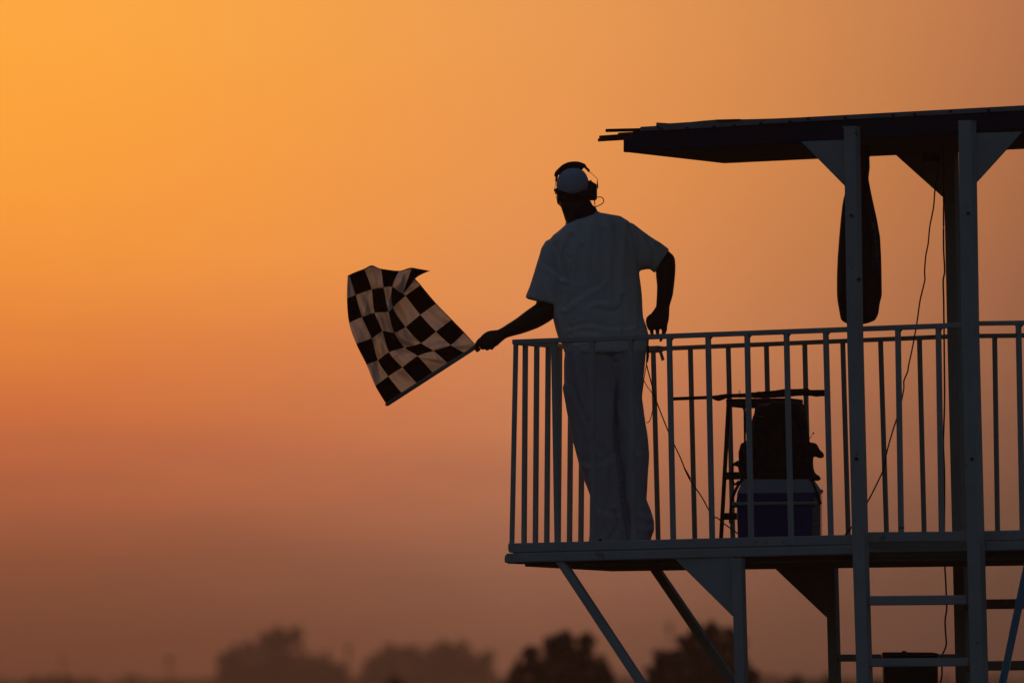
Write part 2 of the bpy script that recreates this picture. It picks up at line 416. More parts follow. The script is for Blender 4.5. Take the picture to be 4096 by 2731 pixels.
# thin slots of the joint, dark shadow line where channel meets beam is a real 1 mm gap
# rear
OB = DEP - .02
def yrb(x):
    if x < 3800: return c6(0, 168)[1] + (x - 2600) * (c7(775, 174)[1] - c6(0, 168)[1]) / (c7(775, 0)[0] - 2600)
    return c7(0, 163)[1] + (x - 3926) * (c7(0, 160)[1] - c7(0, 163)[1]) / 170
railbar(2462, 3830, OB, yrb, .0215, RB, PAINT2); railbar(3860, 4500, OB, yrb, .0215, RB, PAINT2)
bb = [(c3(745, 165), c3(772, 1330)), (c3(992, 175), c3(1023, 1330)), (c6(281, 180), c6(312, 1468)), (c6(545, 170), c6(577, 1462)), (c6(811, 160), c6(843, 1460)),
      (c6(1078, 150), c6(1110, 1455)), (c6(1343, 140), c6(1382, 1450)), (c7(387, 205), c7(429, 1530)), (c7(658, 195), c7(691, 1525)), (c7(1182, 180), c7(1202, 1515)), (c7(1450, 175), c7(1474, 1512))]
for k, (a, b) in enumerate(bb):
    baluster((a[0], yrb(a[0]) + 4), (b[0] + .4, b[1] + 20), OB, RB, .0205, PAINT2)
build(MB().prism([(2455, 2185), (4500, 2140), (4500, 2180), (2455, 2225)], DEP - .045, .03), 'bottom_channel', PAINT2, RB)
# end railing: from the near left corner back to the rear corner
EP0, EP1 = F(2062, yrt(2062) + 2, OFR), F(2462, yrb(2462), OB)
EQ0, EQ1 = F(2048, 2178, OFR), F(2472, 2195, OB)
build(MB().bar(EP0 + NN * .012, EP1, .024, .022, U), 'top_rail', PAINT, RE, bevel=.003)
build(MB().bar(EQ0 + NN * .03 + Vector((0, 0, -.02)), EQ1 + Vector((0, 0, -.02)), .045, .022, U), 'bottom_channel', PAINT, RE, bevel=.003)
for k in range(8):
    tx, bx = c3(190.5 + 71.8 * k, 0)[0], c3(182 + 71.2 * k, 0)[0]
    # where on the end plane: parameter along EP0-EP1 that is seen at column tx
    def on(P, Q, x):
        lo, hi = 0, 1
        for _ in range(40):
            md = (lo + hi) / 2; p = P + (Q - P) * md
            px = 2048 + FPX * (p.x) / ((p.y) * math.cos(PITCH) + (p.z - 1.6) * math.sin(PITCH))
            if px < x: lo = md
            else: hi = md
        return P + (Q - P) * lo
    a = on(EP0, EP1, tx); b = on(EQ0, EQ1, bx)
    build(MB().bar(a, b - Vector((0, 0, .01)), .0225, .0225), 'baluster', PAINT, RE, bevel=.0025)
# grey tape wound round the rear rail, with a hanging tail
tx, ty = d7(408, 1270)
q = F(tx, ty, OB)
TP = thing('tape_strip', q, 'grey tape wound round the rear rail with a loose tail hanging beside the man', 'tape')
build(MB().bar(q - U * .009, q + U * .009, .028, .030), 'tape_wrap', TAPE, TP, bevel=.003)
build(MB().prism([d7(385, 1300), d7(418, 1296), d7(450, 1392), d7(418, 1408)], OB - .018, .003), 'tape_tail', TAPE, TP)
pv0, pv1 = F(*d7(262, 1278), OB - .002), F(*d7(385, 1272), OB - .002)
build(MB().tube([pv0, pv1], .0175, 12), 'rail_sleeve', PAINT2, RB)

# braces, gussets, rungs
def plate(px, off, depth, nm, mat=PAINT, bev=.003): return build(MB().prism(px, off, depth), nm, mat, ST, bevel=bev)
def brace(a0, a1, off, wd, mat):
    p, q = F(*a0, off), F(*a1, off); q2 = p + (q - p) * 1.9
    return build(MB().bar(p, q2, wd, .045), 'brace', mat, ST, bevel=.004)
brace(c8(588, 300), c8(1352, 1455), .035, .038, PAINT)
brace(c8(1440, 345), c8(2160, 1395), DEP - .03, .042, PAINT2)
plate([c8(1640, 295), c8(2190, 282), c8(2192, 840)], .01, .012, 'gusset')
plate([c5(5, 290), c5(310, 278), c5(313, 602)], -.01, .012, 'gusset')
plate([c5(1205, 232), c5(1548, 222), c5(1232, 570), c5(1205, 596)], -.01, .012, 'gusset')
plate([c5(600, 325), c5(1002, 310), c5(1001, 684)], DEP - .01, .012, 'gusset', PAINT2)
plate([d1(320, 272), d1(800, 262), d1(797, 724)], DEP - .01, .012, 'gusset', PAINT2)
LD = bpy.data.objects.new('ladder', None); C.objects.link(LD); LD.parent = ST
def rung(a, b, h, off, mat, par=LD, name='rung'):
    return build(MB().bar(F(*a, off), F(*b, off), h * MM, .04), name, mat, par, bevel=.005, seg=2)
rung(d1(1140, 593), d1(1912, 586), 37, -.035, PAINT); rung(d1(1150, 1080), d1(1926, 1074), 33, -.035, PAINT)
for k in range(1, 5): rung((3490, 2649 + 262 * k), (3890, 2646 + 262 * k), 36, -.035, PAINT)
rung(d1(905, 1043), d1(1822, 1040), 29, DEP, PAINT2, ST, 'crossbar')
rung(d1(1885, 622), d1(3300, 608), 39, DEP, PAINT2, ST, 'crossbar')
rung(d1(1900, 1106), d1(3300, 1092), 38, DEP, PAINT2, ST, 'crossbar')
# shelf low under the deck that carries the black box (below the picture)
shz = F(3700, 2960, .6).z
A = F(3330, 2960, .1); Bq = F(3830, 2960, .1)
a = Vector((A.x, A.y, shz)); b = Vector((Bq.x, Bq.y, shz)); dn = NN * (DEP - .1)
build(MB().solid([a, b, b + dn, a + dn], Vector((0, 0, -.03))), 'shelf', WOOD, ST)

# roof
def yfb(x): return c4(298, 546)[1] + (x - 2494) * (531.5 - c4(298, 546)[1]) / (3831 - 2494)
FT = [(2494, yfb(2494)), (4500, yfb(4500)), (4500, 418), c5(1561, 72), c5(0, 152), c4(1240, 286), c4(700, 315), c4(470, 322), c4(400, 330), c4(380, 345), c4(375, 402), c4(322, 412), c4(296, 410)]
build(MB().prism(FT, .0, .035), 'fascia', NAVY, ST, bevel=.002)
sheet = [(4500, 374), c5(1561, 38), c5(0, 122), c4(1860, 195), c4(1600, 202), c4(1270, 206), c4(1130, 218), c4(1000, 231), c4(780, 245), c4(700, 240), c4(650, 236), c4(641, 240), c4(638, 272), c4(476, 282), c4(470, 322), c4(700, 316), c4(1240, 287), c5(0, 152), c5(1561, 72), (4500, 418)]
build(MB().prism(list(reversed(sheet)), -.012, DEP + .02), 'roof_sheet', ROOFM, ST)
for (x, y) in (c4(703, 306), c4(963, 296), c4(1243, 280), c4(1455, 268), c4(1738, 250), c4(2040, 228), c5(60, 130), c5(318, 126), c5(650, 108), c5(800, 103), c5(1050, 78), c5(1315, 74), c4(665, 290)):
    p = F(x, y, -.012)
    build(MB().tube([p + NN * .01, p - NN * .006], .0075, 8), 'roof_screw', STEELG, ST)
def yrr(x): return 654 + (x - 2897) * (c5(1440, 348)[1] - 654) / (c5(1440, 0)[0] - 2897)     # lower edge of the rear beam of the roof
m = MB(); nb = 4
m.loftrings([[F(2494, yfb(2494) - 1, .036), F(4500, yfb(4500) - 1, .036), F(4500, yfb(4500) - 30, .036), F(2494, yfb(2494) - 30, .036)],
             [F(2897, yrr(2897), DEP + .0), F(4600, yrr(4600), DEP), F(4600, yrr(4600) - 30, DEP), F(2897, yrr(2897) - 30, DEP)]])
build(m, 'ceiling_panel', WOOD, ST)
build(MB().prism([(2897, yrr(2897) - 2), (4600, yrr(4600) - 2), (4600, yrr(4600) - 80), (2897, yrr(2897) - 80)], DEP + .001, .03), 'fascia', NAVY, ST)
build(MB().loftrings([[F(2496, yfb(2496) - 3, .035), F(2496, 562, .035), F(2520, 562, .035), F(2520, yfb(2520) - 3, .035)],
                      [F(2895, 652, DEP), F(2895, 590, DEP), F(2915, 590, DEP), F(2915, 652, DEP)]]), 'fascia', NAVY, ST)
# small red marker on the roof edge and the junction box under it
q = F(*c4(1390, 215), .02)
mk = thing('red_marker_lamp', q, 'small flat red marker lying on the white roof edge above the man', 'marker')
build(MB().prism([c4(1272, 205), c4(1510, 199), c4(1510, 214), c4(1274, 229)], -.02, .04), 'lens', REDM, mk, bevel=.002)
build(MB().prism([c4(1262, 212), c4(1520, 204), c4(1520, 216), c4(1264, 231)], -.012, .05), 'mount', STEELG, mk)
q = F(*c5(896, 395), DEP - .05)
jb = thing('junction_box', q, 'small square dark electrical box under the roof on the rear gusset', 'electrical box')
build(MB().prism([c5(850, 360), c5(942, 358), c5(942, 430), c5(850, 433)], DEP - .06, .048), 'housing', BLACK, jb, bevel=.004)
build(MB().prism([c5(862, 370), c5(930, 368), c5(930, 421), c5(862, 423)], DEP - .068, .008), 'cover', STOOLM, jb, bevel=.002)

# rods lying on the roof with their ends sticking out
rods = [('upper thin rod resting on the roof with its end sticking out over the left edge', e3(350, 335), e3(1900, 300), .0082, .30),
        ('long lowest rod of the bundle jutting out furthest left of the roof', e3(108, 632), e3(1300, 560), .0080, .12),
        ('rod lying just above the lowest rod at the left end of the roof', e3(152, 548), e3(1500, 455), .0088, .16),
        ('short thick rod end on top of the bundle at the left roof corner', e3(742, 462), e3(1500, 418), .0095, .20)]
for lab, a, b, r, off in rods:
    p, q = F(*a, off), F(*b, off)
    o = build(MB().tube([p, p + (q - p) * .5, q], r, 10), 'flag_rod', POLEW, None, loc=p)
    tag(o, lab, 'rod', 'rods lying on the roof')

# ================================================================== things on the stand
# cooler --------------------------------------------------------------------------------
YC = 44.78
DC = Vector((.006, .28, 0))
v8 = lambda x, y, o=0: V(*d8(x, y), YC + o)
q = v8(690, 1440, .14); q.z = FLOORZ
CO = thing('cooler', q, 'blue picnic cooler with pale lid standing on the deck under the black backpack', 'cooler')
bl, br = v8(345, 1440), v8(1008, 1420)
tl, tr = v8(330, 1165), v8(1010, 1155)
bl.z = br.z = FLOORZ + .003
build(MB().solid([bl, br, tr, tl], DC), 'body', BLUEP, CO, bevel=.012, seg=3)
build(MB().solid([v8(283, 1168, -.012), v8(1046, 1160, -.012), v8(1050, 1126, -.012), v8(287, 1134, -.012)], DC * 1.08), 'rim', WHITEP, CO, bevel=.006, seg=2)
lid = build(MB().solid([v8(325, 1134), v8(1020, 1127), v8(1032, 1052), v8(335, 1060)], DC), 'lid', BLUEP, CO, bevel=.006, seg=2)
a = [v8(330, 1060, -.003), v8(1034, 1052, -.003)]; a += [a[1] + DC, a[0] + DC]
t4 = [v8(385, 930, .045), v8(985, 930, .045)]; t4 += [t4[1] + DC * .68, t4[0] + DC * .68]
build(MB().loftrings([a, t4]), 'lid_top', WHITEP, lid, bevel=.006, seg=2)
# ribbed crate behind it
q = v8(1000, 1440, .36); q.z = FLOORZ
CR = thing('ribbed_crate', q, 'pale ribbed plastic crate on the deck just behind and right of the blue cooler', 'crate')
f0, f1 = v8(500, 1440, .30), v8(1006, 1440, .30); h = v8(1006, 1050, .30).z - FLOORZ
EV = Vector((.052, .10, 0)); FX = (f1 - f0).normalized()
for p in (f0, f1): p.z = FLOORZ
build(MB().solid([f0 + FX * .006 + EV * .05, f1 - FX * .006 + EV * .05, f1 - FX * .006 + EV * .95, f0 + FX * .006 + EV * .95], Vector((0, 0, h))), 'shell', WOOD, CR)  # dark shell colour puts shade into the gaps between the pale ribs
nr = 26
for k in range(nr):
    z = (k + .3) * h / nr
    P = [f0 + Vector((0, 0, z)), f1 + Vector((0, 0, z))]; P += [P[1] + EV, P[0] + EV]
    build(MB().solid(P, Vector((0, 0, h / nr * .5))), 'rib', WHITEP, CR)
P = [f0 - FX * .004 + Vector((0, 0, h)), f1 + FX * .006 + Vector((0, 0, h))]; P += [P[1] + EV, P[0] + EV]
build(MB().solid(P, Vector((0, 0, .018))), 'rim', WHITEP, CR, bevel=.003)
P = [f0 + Vector((0, 0, h + .018)), f1 - FX * .004 + Vector((0, 0, h + .018))]; P += [P[1] + EV, P[0] + EV]
Q = [f0 + FX * .08 + Vector((0, 0, h + .075)), f1 - FX * .035 + Vector((0, 0, h + .075))]; Q += [Q[1] + EV * .8, Q[0] + EV * .8]
build(MB().loftrings([P, Q]), 'folded_lid', WHITEP, CR, bevel=.004)

# stool ----------------------------------------------------------------------------------
q = v8(560, 1440, .52); q.z = FLOORZ
SO = thing('step_stool', q, 'tall dark folding step stool standing behind the cooler and under the furled flags', 'stool')
SV = Vector((.080, .17, 0)); YS = .44
so = lambda x, y, o=0: v8(x, y, YS + o)
build(MB().solid([so(228, 212), so(790, 203), so(790, 262), so(740, 268), so(730, 264), so(420, 284), so(262, 284), so(232, 275)], SV), 'seat', STOOLM, SO, bevel=.006, seg=2)
def leg(a, b, o0, wd=.020):
    p, q = so(*a, o0), so(*b, o0)
    q = p + (q - p) * ((p.z - FLOORZ) / (p.z - q.z))
    return build(MB().bar(p, q, wd, .022, Vector((0, 1, 0))), 'leg', STOOLM, SO, bevel=.003)
leg((255, 265), (190, 1436), .012, .0205); leg((770, 262), (835, 1430), .012)
leg((398, 270), (412, 1436), .165, .010); leg((922, 262), (978, 1430), .165, .014)
for (a, b, o, wd) in (((214, 902), (815, 892), .014, .036), ((196, 1265), (835, 1256), .014, .033)):
    build(MB().bar(so(*a, o), so(*b, o), wd, .03, Vector((0, 1, 0))), 'step', STOOLM, SO, bevel=.003)
build(MB().tube(spline([so(384, 278, .16), so(402, 330, .16), so(410, 400, .16), so(411, 520, .16)], 3), .0055, 8), 'side_arm', STOOLM, SO)

# backpack -------------------------------------------------------------------------------
YQ = Vector((0, 1, 0))
q = v8(680, 932, .16)
BP = thing('backpack', q, 'bulging black backpack with loose straps sitting on top of the blue cooler', 'backpack')
bk = lambda x, y, o=0: v8(x, y, .17 + o)
m = MB()
rows = [(240, 640, 800, .03), (258, 545, 885, .05), (285, 500, 925, .07), (350, 490, 962, .085), (460, 472, 966, .095), (560, 440, 972, .10), (640, 405, 990, .105),
        (720, 385, 1015, .11), (800, 372, 1024, .115), (870, 365, 1030, .115), (915, 368, 1045, .11), (942, 385, 1045, .10)]
m.loft([(bk(l, y), bk(r, y), hd) for y, l, r, hd in rows], e=2.8, bdir=YQ)
m.loft([(bk(960, 596), bk(985, 700), .03), (bk(1050, 622), bk(1030, 735), .025), (bk(1075, 670), bk(1060, 752), .02), (bk(1118, 722), bk(1095, 748), .006)], e=2, bdir=YQ)
m.loft([(bk(1005, 840), bk(960, 930), .03), (bk(1045, 895), bk(1010, 940), .02), (bk(1074, 928), bk(1055, 946), .008)], e=2, bdir=YQ)
m.loft([(bk(372, 620), bk(420, 600), .03), (bk(362, 700), bk(430, 700), .045), (bk(356, 780), bk(430, 780), .05), (bk(345, 880), bk(430, 900), .045), (bk(365, 935), bk(430, 938), .03)], e=2.3, bdir=YQ)
m.loft([(bk(352, 765), bk(365, 800), .012), (bk(325, 783), bk(335, 812), .01), (bk(298, 795), bk(312, 812), .007)], e=2, bdir=YQ)
me = fuse(m, .006, 3)
displace(me, lambda c, n: noise.noise(c * 7) * .018 + noise.noise(c * 22) * .010 + noise.noise(c * 50) * .003)
body = link('pack_body', me, NYLON, BP, smooth=True)
def strap(pts, wd, par=BP, nm='strap', o=0.0, thick=.004, mat=NYLON):
    P = spline([bk(x, y, o) for x, y in pts], 5)
    rings = []
    for i, p in enumerate(P):
        t_ = (P[min(i + 1, len(P) - 1)] - P[max(i - 1, 0)]).normalized(); s_ = t_.cross(YQ).normalized() * wd / 2
        rings.append([p - s_, p + s_, p + s_ + YQ * thick, p - s_ + YQ * thick])
    return build(MB().loftrings(rings), nm, mat, par)
strap([(352, 778), (300, 800), (292, 860), (292, 930), (302, 970), (322, 974), (350, 945)], .011)
strap([(385, 925), (340, 990), (298, 1080), (278, 1180), (272, 1290)], .015, o=-.13)
strap([(268, 1285), (264, 1315), (277, 1326), (290, 1315), (287, 1285)], .006, o=-.13)
strap([(985, 930), (1015, 985), (1045, 1060), (1078, 1155)], .017, o=-.13)
strap([(520, 370), (575, 368)], .006, nm='reflector_patch', o=-.088, mat=PRINT)
strap([(640, 270), (560, 500), (500, 700), (470, 900)], .022, nm='shoulder_strap', o=-.118)
strap([(800, 300), (850, 340), (900, 600), (870, 900)], .010, nm='zip_line', o=-.122)
build(MB().tube([bk(970, 590), bk(1000, 540)], .0016, 6), 'aerial', RUBBER, BP)
build(MB().ell(bk(1015, 519), .0035, .0035, .0055).tube([bk(1000, 540), bk(1013, 523)], .0012, 6), 'aerial_tip', RUBBER, BP)

# furled flags on the stool -----------------------------------------------------------------
q = v8(620, 190, .54)
FU = thing('furled_flags', q, 'long roll of furled brown flags lying across the top of the dark stool', 'furled flags')
fu = lambda x, y, o=0: v8(x, y, .54 + o)
rows = [(120, 182, 212), (150, 178, 228), (175, 172, 233), (240, 166, 204), (350, 162, 203), (460, 154, 202), (600, 142, 200), (740, 128, 196), (770, 124, 196), (860, 123, 192), (968, 117, 190), (985, 131, 187), (1050, 130, 192), (1062, 130, 188), (1112, 131, 186), (1150, 132, 184)]
m = MB(); m.loft([(fu(x, a), fu(x, b), .5 * (b - a) * MM / 2.24 * 1.3 + .004) for x, a, b in rows], e=2.2, bdir=YQ)
me = fuse(m, .004, 1)
displace(me, lambda c, n: noise.noise(Vector((c.x * 8, c.y * 8, c.z * 40))) * .006 + noise.noise(c * 60) * .002)
link('cloth_roll', me, ROLLM, FU, smooth=True)
build(MB().tube([V(*c6(150, 514), YC + .54), V(*c6(560, 498), YC + .54)], .0085, 10), 'flag_pole', POLEW, FU)
build(MB().tube([V(*c6(900, 470), YC + .54), V(*c6(1245, 462), YC + .54)], .0085, 10), 'flag_pole', POLEW, FU)
build(MB().tube(spline([fu(352, 165), fu(350, 148), fu(355, 140), fu(358, 150), fu(357, 165)], 3), .0012, 5), 'tie_cord', RUBBER, FU)

# hanging bag behind the first post ---------------------------------------------------------
OH = .42
hb = lambda x, y, o=0: F(*c5(x, y), OH + o)
q = hb(415, 300)
HB = thing('hanging_bag', q, 'long dark teardrop shaped bag hanging from the roof behind the front post', 'bag')
rows = [(290, 400, 468, .02), (312, 392, 488, .03), (350, 388, 492, .04), (400, 384, 484, .04), (470, 376, 484, .045), (545, 366, 472, .05), (620, 330, 486, .055), (690, 311, 500, .06), (740, 303, 510, .065), (830, 294, 530, .07),
        (950, 284, 551, .075), (1100, 274, 557, .08), (1240, 268, 559, .08), (1360, 267, 560, .08), (1410, 271, 546, .075), (1450, 277, 541, .07), (1490, 282, 536, .065), (1530, 288, 516, .055), (1552, 312, 468, .04), (1560, 340, 440, .03)]
m = MB(); m.loft([(hb(l, y), hb(r, y), hd) for y, l, r, hd in rows], e=2.0, bdir=NN, n=40)
me = fuse(m, .007, 2)
displace(me, lambda c, n: noise.noise(Vector((c.x * 9, c.y * 9, c.z * 2))) * .006)
link('bag_body', me, BAGM, HB, smooth=True)
def bagsurf(x, y):                                   # front surface of the bag at a column/row
    for (ya, la, ra, ha), (yb_, lb, rb, hb_) in zip(rows, rows[1:]):
        if ya <= y <= yb_:
            t_ = (y - ya) / (yb_ - ya); l = la + (lb - la) * t_; r = ra + (rb - ra) * t_; hd = ha + (hb_ - ha) * t_
            s_ = min(.97, max(-.97, (x - (l + r) / 2) / ((r - l) / 2)))
            return hb(x, y, -hd * math.sqrt(1 - s_ * s_) - .007)
def patch(c, fr0, fr1, y0, y1, ny, nx, nm, mat, lift=0.0):
    bm = bmesh.new(); G = []
    for j in range(ny + 1):
        y = y0 + (y1 - y0) * j / ny
        for (ya, la, ra, ha), (yb_, lb, rb, hb_) in zip(rows, rows[1:]):
            if ya <= y <= yb_: t_ = (y - ya) / (yb_ - ya); l = la + (lb - la) * t_; r = ra + (rb - ra) * t_
        G.append([bm.verts.new(bagsurf(l + (r - l) * (fr0 + (fr1 - fr0) * i / nx), y) - NN * lift) for i in range(nx + 1)])
    for j in range(ny):
        for i in range(nx): bm.faces.new((G[j][i], G[j][i + 1], G[j + 1][i + 1], G[j + 1][i]))
    me = bpy.data.meshes.new(nm); bm.to_mesh(me); bm.free()
    o = link(nm, me, mat, HB, smooth=True); s_ = o.modifiers.new('t', 'SOLIDIFY'); s_.thickness = .0015; return o
patch(None, .80, .965, 620, 1200, 24, 4, 'side_panel', BAGN)
for (ya, yb_, a, b) in ((850, 905, .86, .93), (915, 965, .89, .93), (975, 1005, .88, .94), (1010, 1050, .90, .94), (1060, 1105, .90, .95), (1115, 1135, .93, .96)):
    patch(None, a, b, ya, yb_, 3, 2, 'print_stroke', PRINT, .003)
build(MB().tube([hb(430, 300), hb(430, 262)], .006, 8), 'hook', STEELG, HB)

# cables -----------------------------------------------------------------------------------
def cable(pts, r, name, label, cat='cable', group=None):
    P = spline([p for p in pts], 8)
    o = build(MB().tube(P, r, 8), name, RUBBER, None, loc=P[0], smooth=True); return tag(o, label, cat, group)
cable([F(*c5(x, y), .62) for x, y in ((976, 262), (974, 330), (958, 480), (940, 630), (930, 750), (905, 880), (893, 1000), (876, 1090), (868, 1200), (870, 1250), (850, 1340), (836, 1400), (822, 1500))] +
      [F(*c7(x, y), .62) for x, y in ((648, 20), (632, 120), (606, 260), (582, 370), (576, 410), (550, 475), (550, 520), (538, 590), (515, 690), (470, 830), (430, 975), (412, 1070), (398, 1115), (305, 1303), (210, 1460), (150, 1535), (120, 1580))],
      .0035, 'power_cord', 'thin black cord slanting down from the roof to the deck behind the tall posts', 'cord', 'cords hanging from the roof')
cable([F(*c5(x, y), DEP - .14 if y < 800 else DEP + .05) for x, y in ((997, 262), (1000, 480), (1001, 690), (1000, 900), (1001, 1050), (1008, 1190), (998, 1260), (1001, 1400), (1003, 1568))] +
      [F(*c7(x, y), DEP + .05) for x, y in ((829, 60), (831, 300), (833, 600), (828, 800), (825, 920), (832, 1100), (833, 1300), (831, 1520))] +
      [F(*d1(x, y), DEP + .05) for x, y in ((1726, 200), (1730, 330), (1737, 450), (1743, 600), (1744, 660), (1732, 750), (1736, 850), (1741, 930), (1728, 980), (1712, 1012), (1707, 1080), (1706, 1180), (1690, 1260), (1680, 1400))],
      .0042, 'power_cord', 'black cord hanging straight down beside the rear post past the ladder', 'cord', 'cords hanging from the roof')
# cable tie on a bar
q = F(*c7(533, 1497), OFR - .014)
o = build(MB().bar(q - U * .016, q + U * .016, .004, .004), 'cable_tie', RUBBER, None, loc=q); tag(o, 'tiny black cable tie round the foot of a railing bar between the tall posts', 'cable tie')

# black box under the deck --------------------------------------------------------------------
OX = .5
q = F(3640, 2960, OX + .15); q.z = shz
BX = thing('storage_box', q, 'black lidded box on the shelf under the deck, seen between the ladder rungs', 'box')
b0, b1 = F(*d1(1243, 1300), OX), F(*d1(1678, 1300), OX); t0, t1 = F(*d1(1243, 1035), OX), F(*d1(1675, 1032), OX)
b0.z = b1.z = shz
build(MB().solid([b0, b1, t1, t0], Vector((.01, .34, 0))), 'body', BLACK, BX, bevel=.01, seg=2)
build(MB().solid([F(*d1(x, y), OX - .01) for x, y in ((1236, 1040), (1678, 1034), (1678, 1006), (1630, 998), (1236, 996))], Vector((.01, .36, 0))), 'lid', BLACK, BX, bevel=.006, seg=2)
build(MB().prism([d1(1390, 997), d1(1412, 996), d1(1406, 988), d1(1396, 984)], OX + .05, .03), 'latch', BLACK, BX)

# leaning blue pipe ---------------------------------------------------------------------------
p, q = F(*crop(3800, 2100, 2.487)(690, 780), -.28), F(*crop(3800, 2100, 2.487)(525, 1568), -.28)
top = p + (p - q) * .75; bot = ground_pt(p, q)
PI_ = thing('leaning_pipe', bot, 'pale blue steel pipe leaning up to the right against the stand', 'pipe')
build(MB().tube([top, bot + Vector((0, 0, .02))], .0185, 24), 'tube', BLUEST, PI_, smooth=True)
build(MB().tube([bot + Vector((0, 0, .02)), bot], .03, 16), 'foot', RUBBER, PI_)

# ================================================================== the man
YP = 45.26
W = lambda c: (lambda x, y, dy=0.0: V(*c(x, y), YP + dy))
s2, s3, s5, s6, s7 = W(c2), W(c3), W(d5), W(d6), W(d7)
feet = s3(760, 1400); feet.z = FLOORZ
# body: head, neck, trunk, arms, hands and legs as one surface
m = MB()
# head
hc = s5(735, 640)
m.ell(hc, .079, .098, .088)                           # skull
m.loft([(s5(395, 700), s5(1070, 700), .092, .01), (s5(392, 800), s5(1090, 800), .088, .015), (s5(405, 900), s5(1100, 900), .08, .03), (s5(425, 990), s5(1105, 980), .07, .04), (s5(470, 1060), s5(1080, 1060), .055, .05), (s5(560, 1120), s5(1000, 1130), .035, .06)], e=2.2)
m.ell(s5(610, 860, .105), .016, .020, .022)           # nose, on the far side
m.ell(s5(560, 800, .085), .05, .02, .012); m.ell(s5(620, 960, .095), .028, .012, .009)      # brow and mouth
m.ell(s5(440, 900, .03), .010, .02, .034); m.ell(s5(1085, 820, .02), .010, .02, .034)       # ears
# neck
m.loft([(s5(455, 1000), s5(1110, 960), .060, .0), (s5(488, 1090), s5(1155, 1050), .064), (s5(535, 1230), s5(1200, 1150), .065), (s5(590, 1400), s5(1270, 1250), .075), (s5(560, 1560), s5(1400, 1400), .09)], e=2.1)
# trunk
m.loft([(s2(560, 620), s2(830, 540), .06), (s2(470, 740), s2(1050, 660), .10), (s2(450, 900), s2(1090, 850), .12), (s2(480, 1200), s2(1120, 1200), .115), (s2(520, 1450), s2(1140, 1430), .11), (s3(490, 220), s3(880, 220), .09)], e=2.3)
# legs
m.loft([(s3(500, 150), s3(740, 150), .085), (s3(500, 300), s3(690, 300), .07), (s3(520, 500), s3(700, 500), .06), (s3(580, 850), s3(720, 850), .05), (s3(650, 1200), s3(750, 1200), .04), (s3(655, 1370), s3(735, 1370), .038)], e=2)
m.loft([(s3(700, 150), s3(890, 150, .02), .085), (s3(780, 300, .02), s3(890, 300, .02), .07), (s3(790, 500, .03), s3(885, 500, .03), .06), (s3(810, 850, .03), s3(910, 850, .03), .05), (s3(865, 1200, .03), s3(945, 1200, .03), .04), (s3(870, 1370, .03), s3(940, 1370, .03), .038)], e=2)
# left arm reaching out with the flag
m.loft([(s2(420, 760), s2(590, 860), .05), (s2(365, 900), s2(560, 1000), .055), (s6(1370, 150), s6(1790, 250), .052), (s6(1362, 290), s6(1775, 465), .05)], e=2.05)
m.loft([(s6(1480, 240), s6(1800, 330), .045), (s6(1352, 300), s6(1735, 510), .05), (s6(1205, 402), s6(1600, 610), .048), (s6(1120, 465), s6(1490, 675), .046), (s6(1035, 533), s6(1390, 726), .043), (s6(920, 610), s6(1235, 785), .038), (s6(840, 660), s6(1090, 832), .033),
        (s6(760, 712), s6(950, 868), .029), (s6(700, 745), s6(850, 895), .026), (s6(650, 765), s6(785, 932), .025)], e=2.05)
# left hand: palm, then four fingers round the rod and the thumb
m.loft([(s6(680, 757), s6(800, 925), .024), (s6(600, 764), s6(740, 975), .022), (s6(530, 770), s6(680, 1035), .021), (s6(455, 800), s6(610, 1075), .020), (s6(395, 850), s6(540, 1075), .019), (s6(345, 905), s6(440, 1060), .016)], e=2.2)
def finger(pts, rr, wf=s6):
    P = spline([wf(*p) for p in pts], 4); n_ = len(P)
    R = [rr[0] + (rr[1] - rr[0]) * i / (n_ - 1) for i in range(n_)]
    m.tube(P, R, 12); m.ell(P[-1], rr[1], rr[1], rr[1], seg=12); m.ell(P[0], rr[0], rr[0], rr[0], seg=12)
finger([(355, 935, -.010), (300, 1010, -.022), (290, 1080, -.018), (308, 1130, -.002), (345, 1100, .014)], (.0100, .0085))
finger([(410, 900, -.012), (375, 1000, -.026), (385, 1060, -.022), (410, 1085, -.002), (430, 1050, .014)], (.0105, .0088))
finger([(470, 880, -.012), (455, 1000, -.026), (465, 1070, -.022), (490, 1100, -.002), (500, 1060, .014)], (.0103, .0085))
finger([(530, 890, -.010), (540, 1000, -.022), (550, 1060, -.018), (572, 1093, -.002), (585, 1050, .012)], (.0092, .0078))
finger([(560, 850, .014), (430, 920, .024), (340, 990, .022), (290, 1050, .014)], (.0125, .0095))
# right arm, elbow out, hand hanging at the rail
m.loft([(s2(1040, 640), s2(1070, 860), .06, 0), (s2(1140, 675), s2(1130, 880), .055, 0), (s2(1240, 730), s2(1200, 905), .05, 0), (s7(495, 150), s7(350, 350), .047, 0), (s7(560, 215), s7(380, 380), .044), (s7(570, 260), s7(440, 410), .035)], e=2.05)
m.loft([(s7(400, 230), s7(540, 190), .035), (s7(358, 300), s7(572, 250), .045), (s7(349, 370), s7(577, 330), .046), (s7(352, 440), s7(573, 420), .044), (s7(364, 550), s7(560, 550), .040), (s7(362, 640), s7(548, 650), .035), (s7(358, 720), s7(528, 720), .029), (s7(352, 795), s7(508, 790), .025)], e=2.05)
m.loft([(s7(354, 785), s7(509, 785), .025), (s7(325, 830), s7(507, 840), .024), (s7(285, 880), s7(505, 900), .022), (s7(256, 915), s7(500, 940), .021), (s7(248, 985), s7(488, 990), .020), (s7(262, 1045), s7(475, 1040), .017)], e=2.3)
finger([(300, 1020, 0), (305, 1080, -.006), (312, 1120, -.004), (319, 1145, .006)], (.0105, .0072), s7)
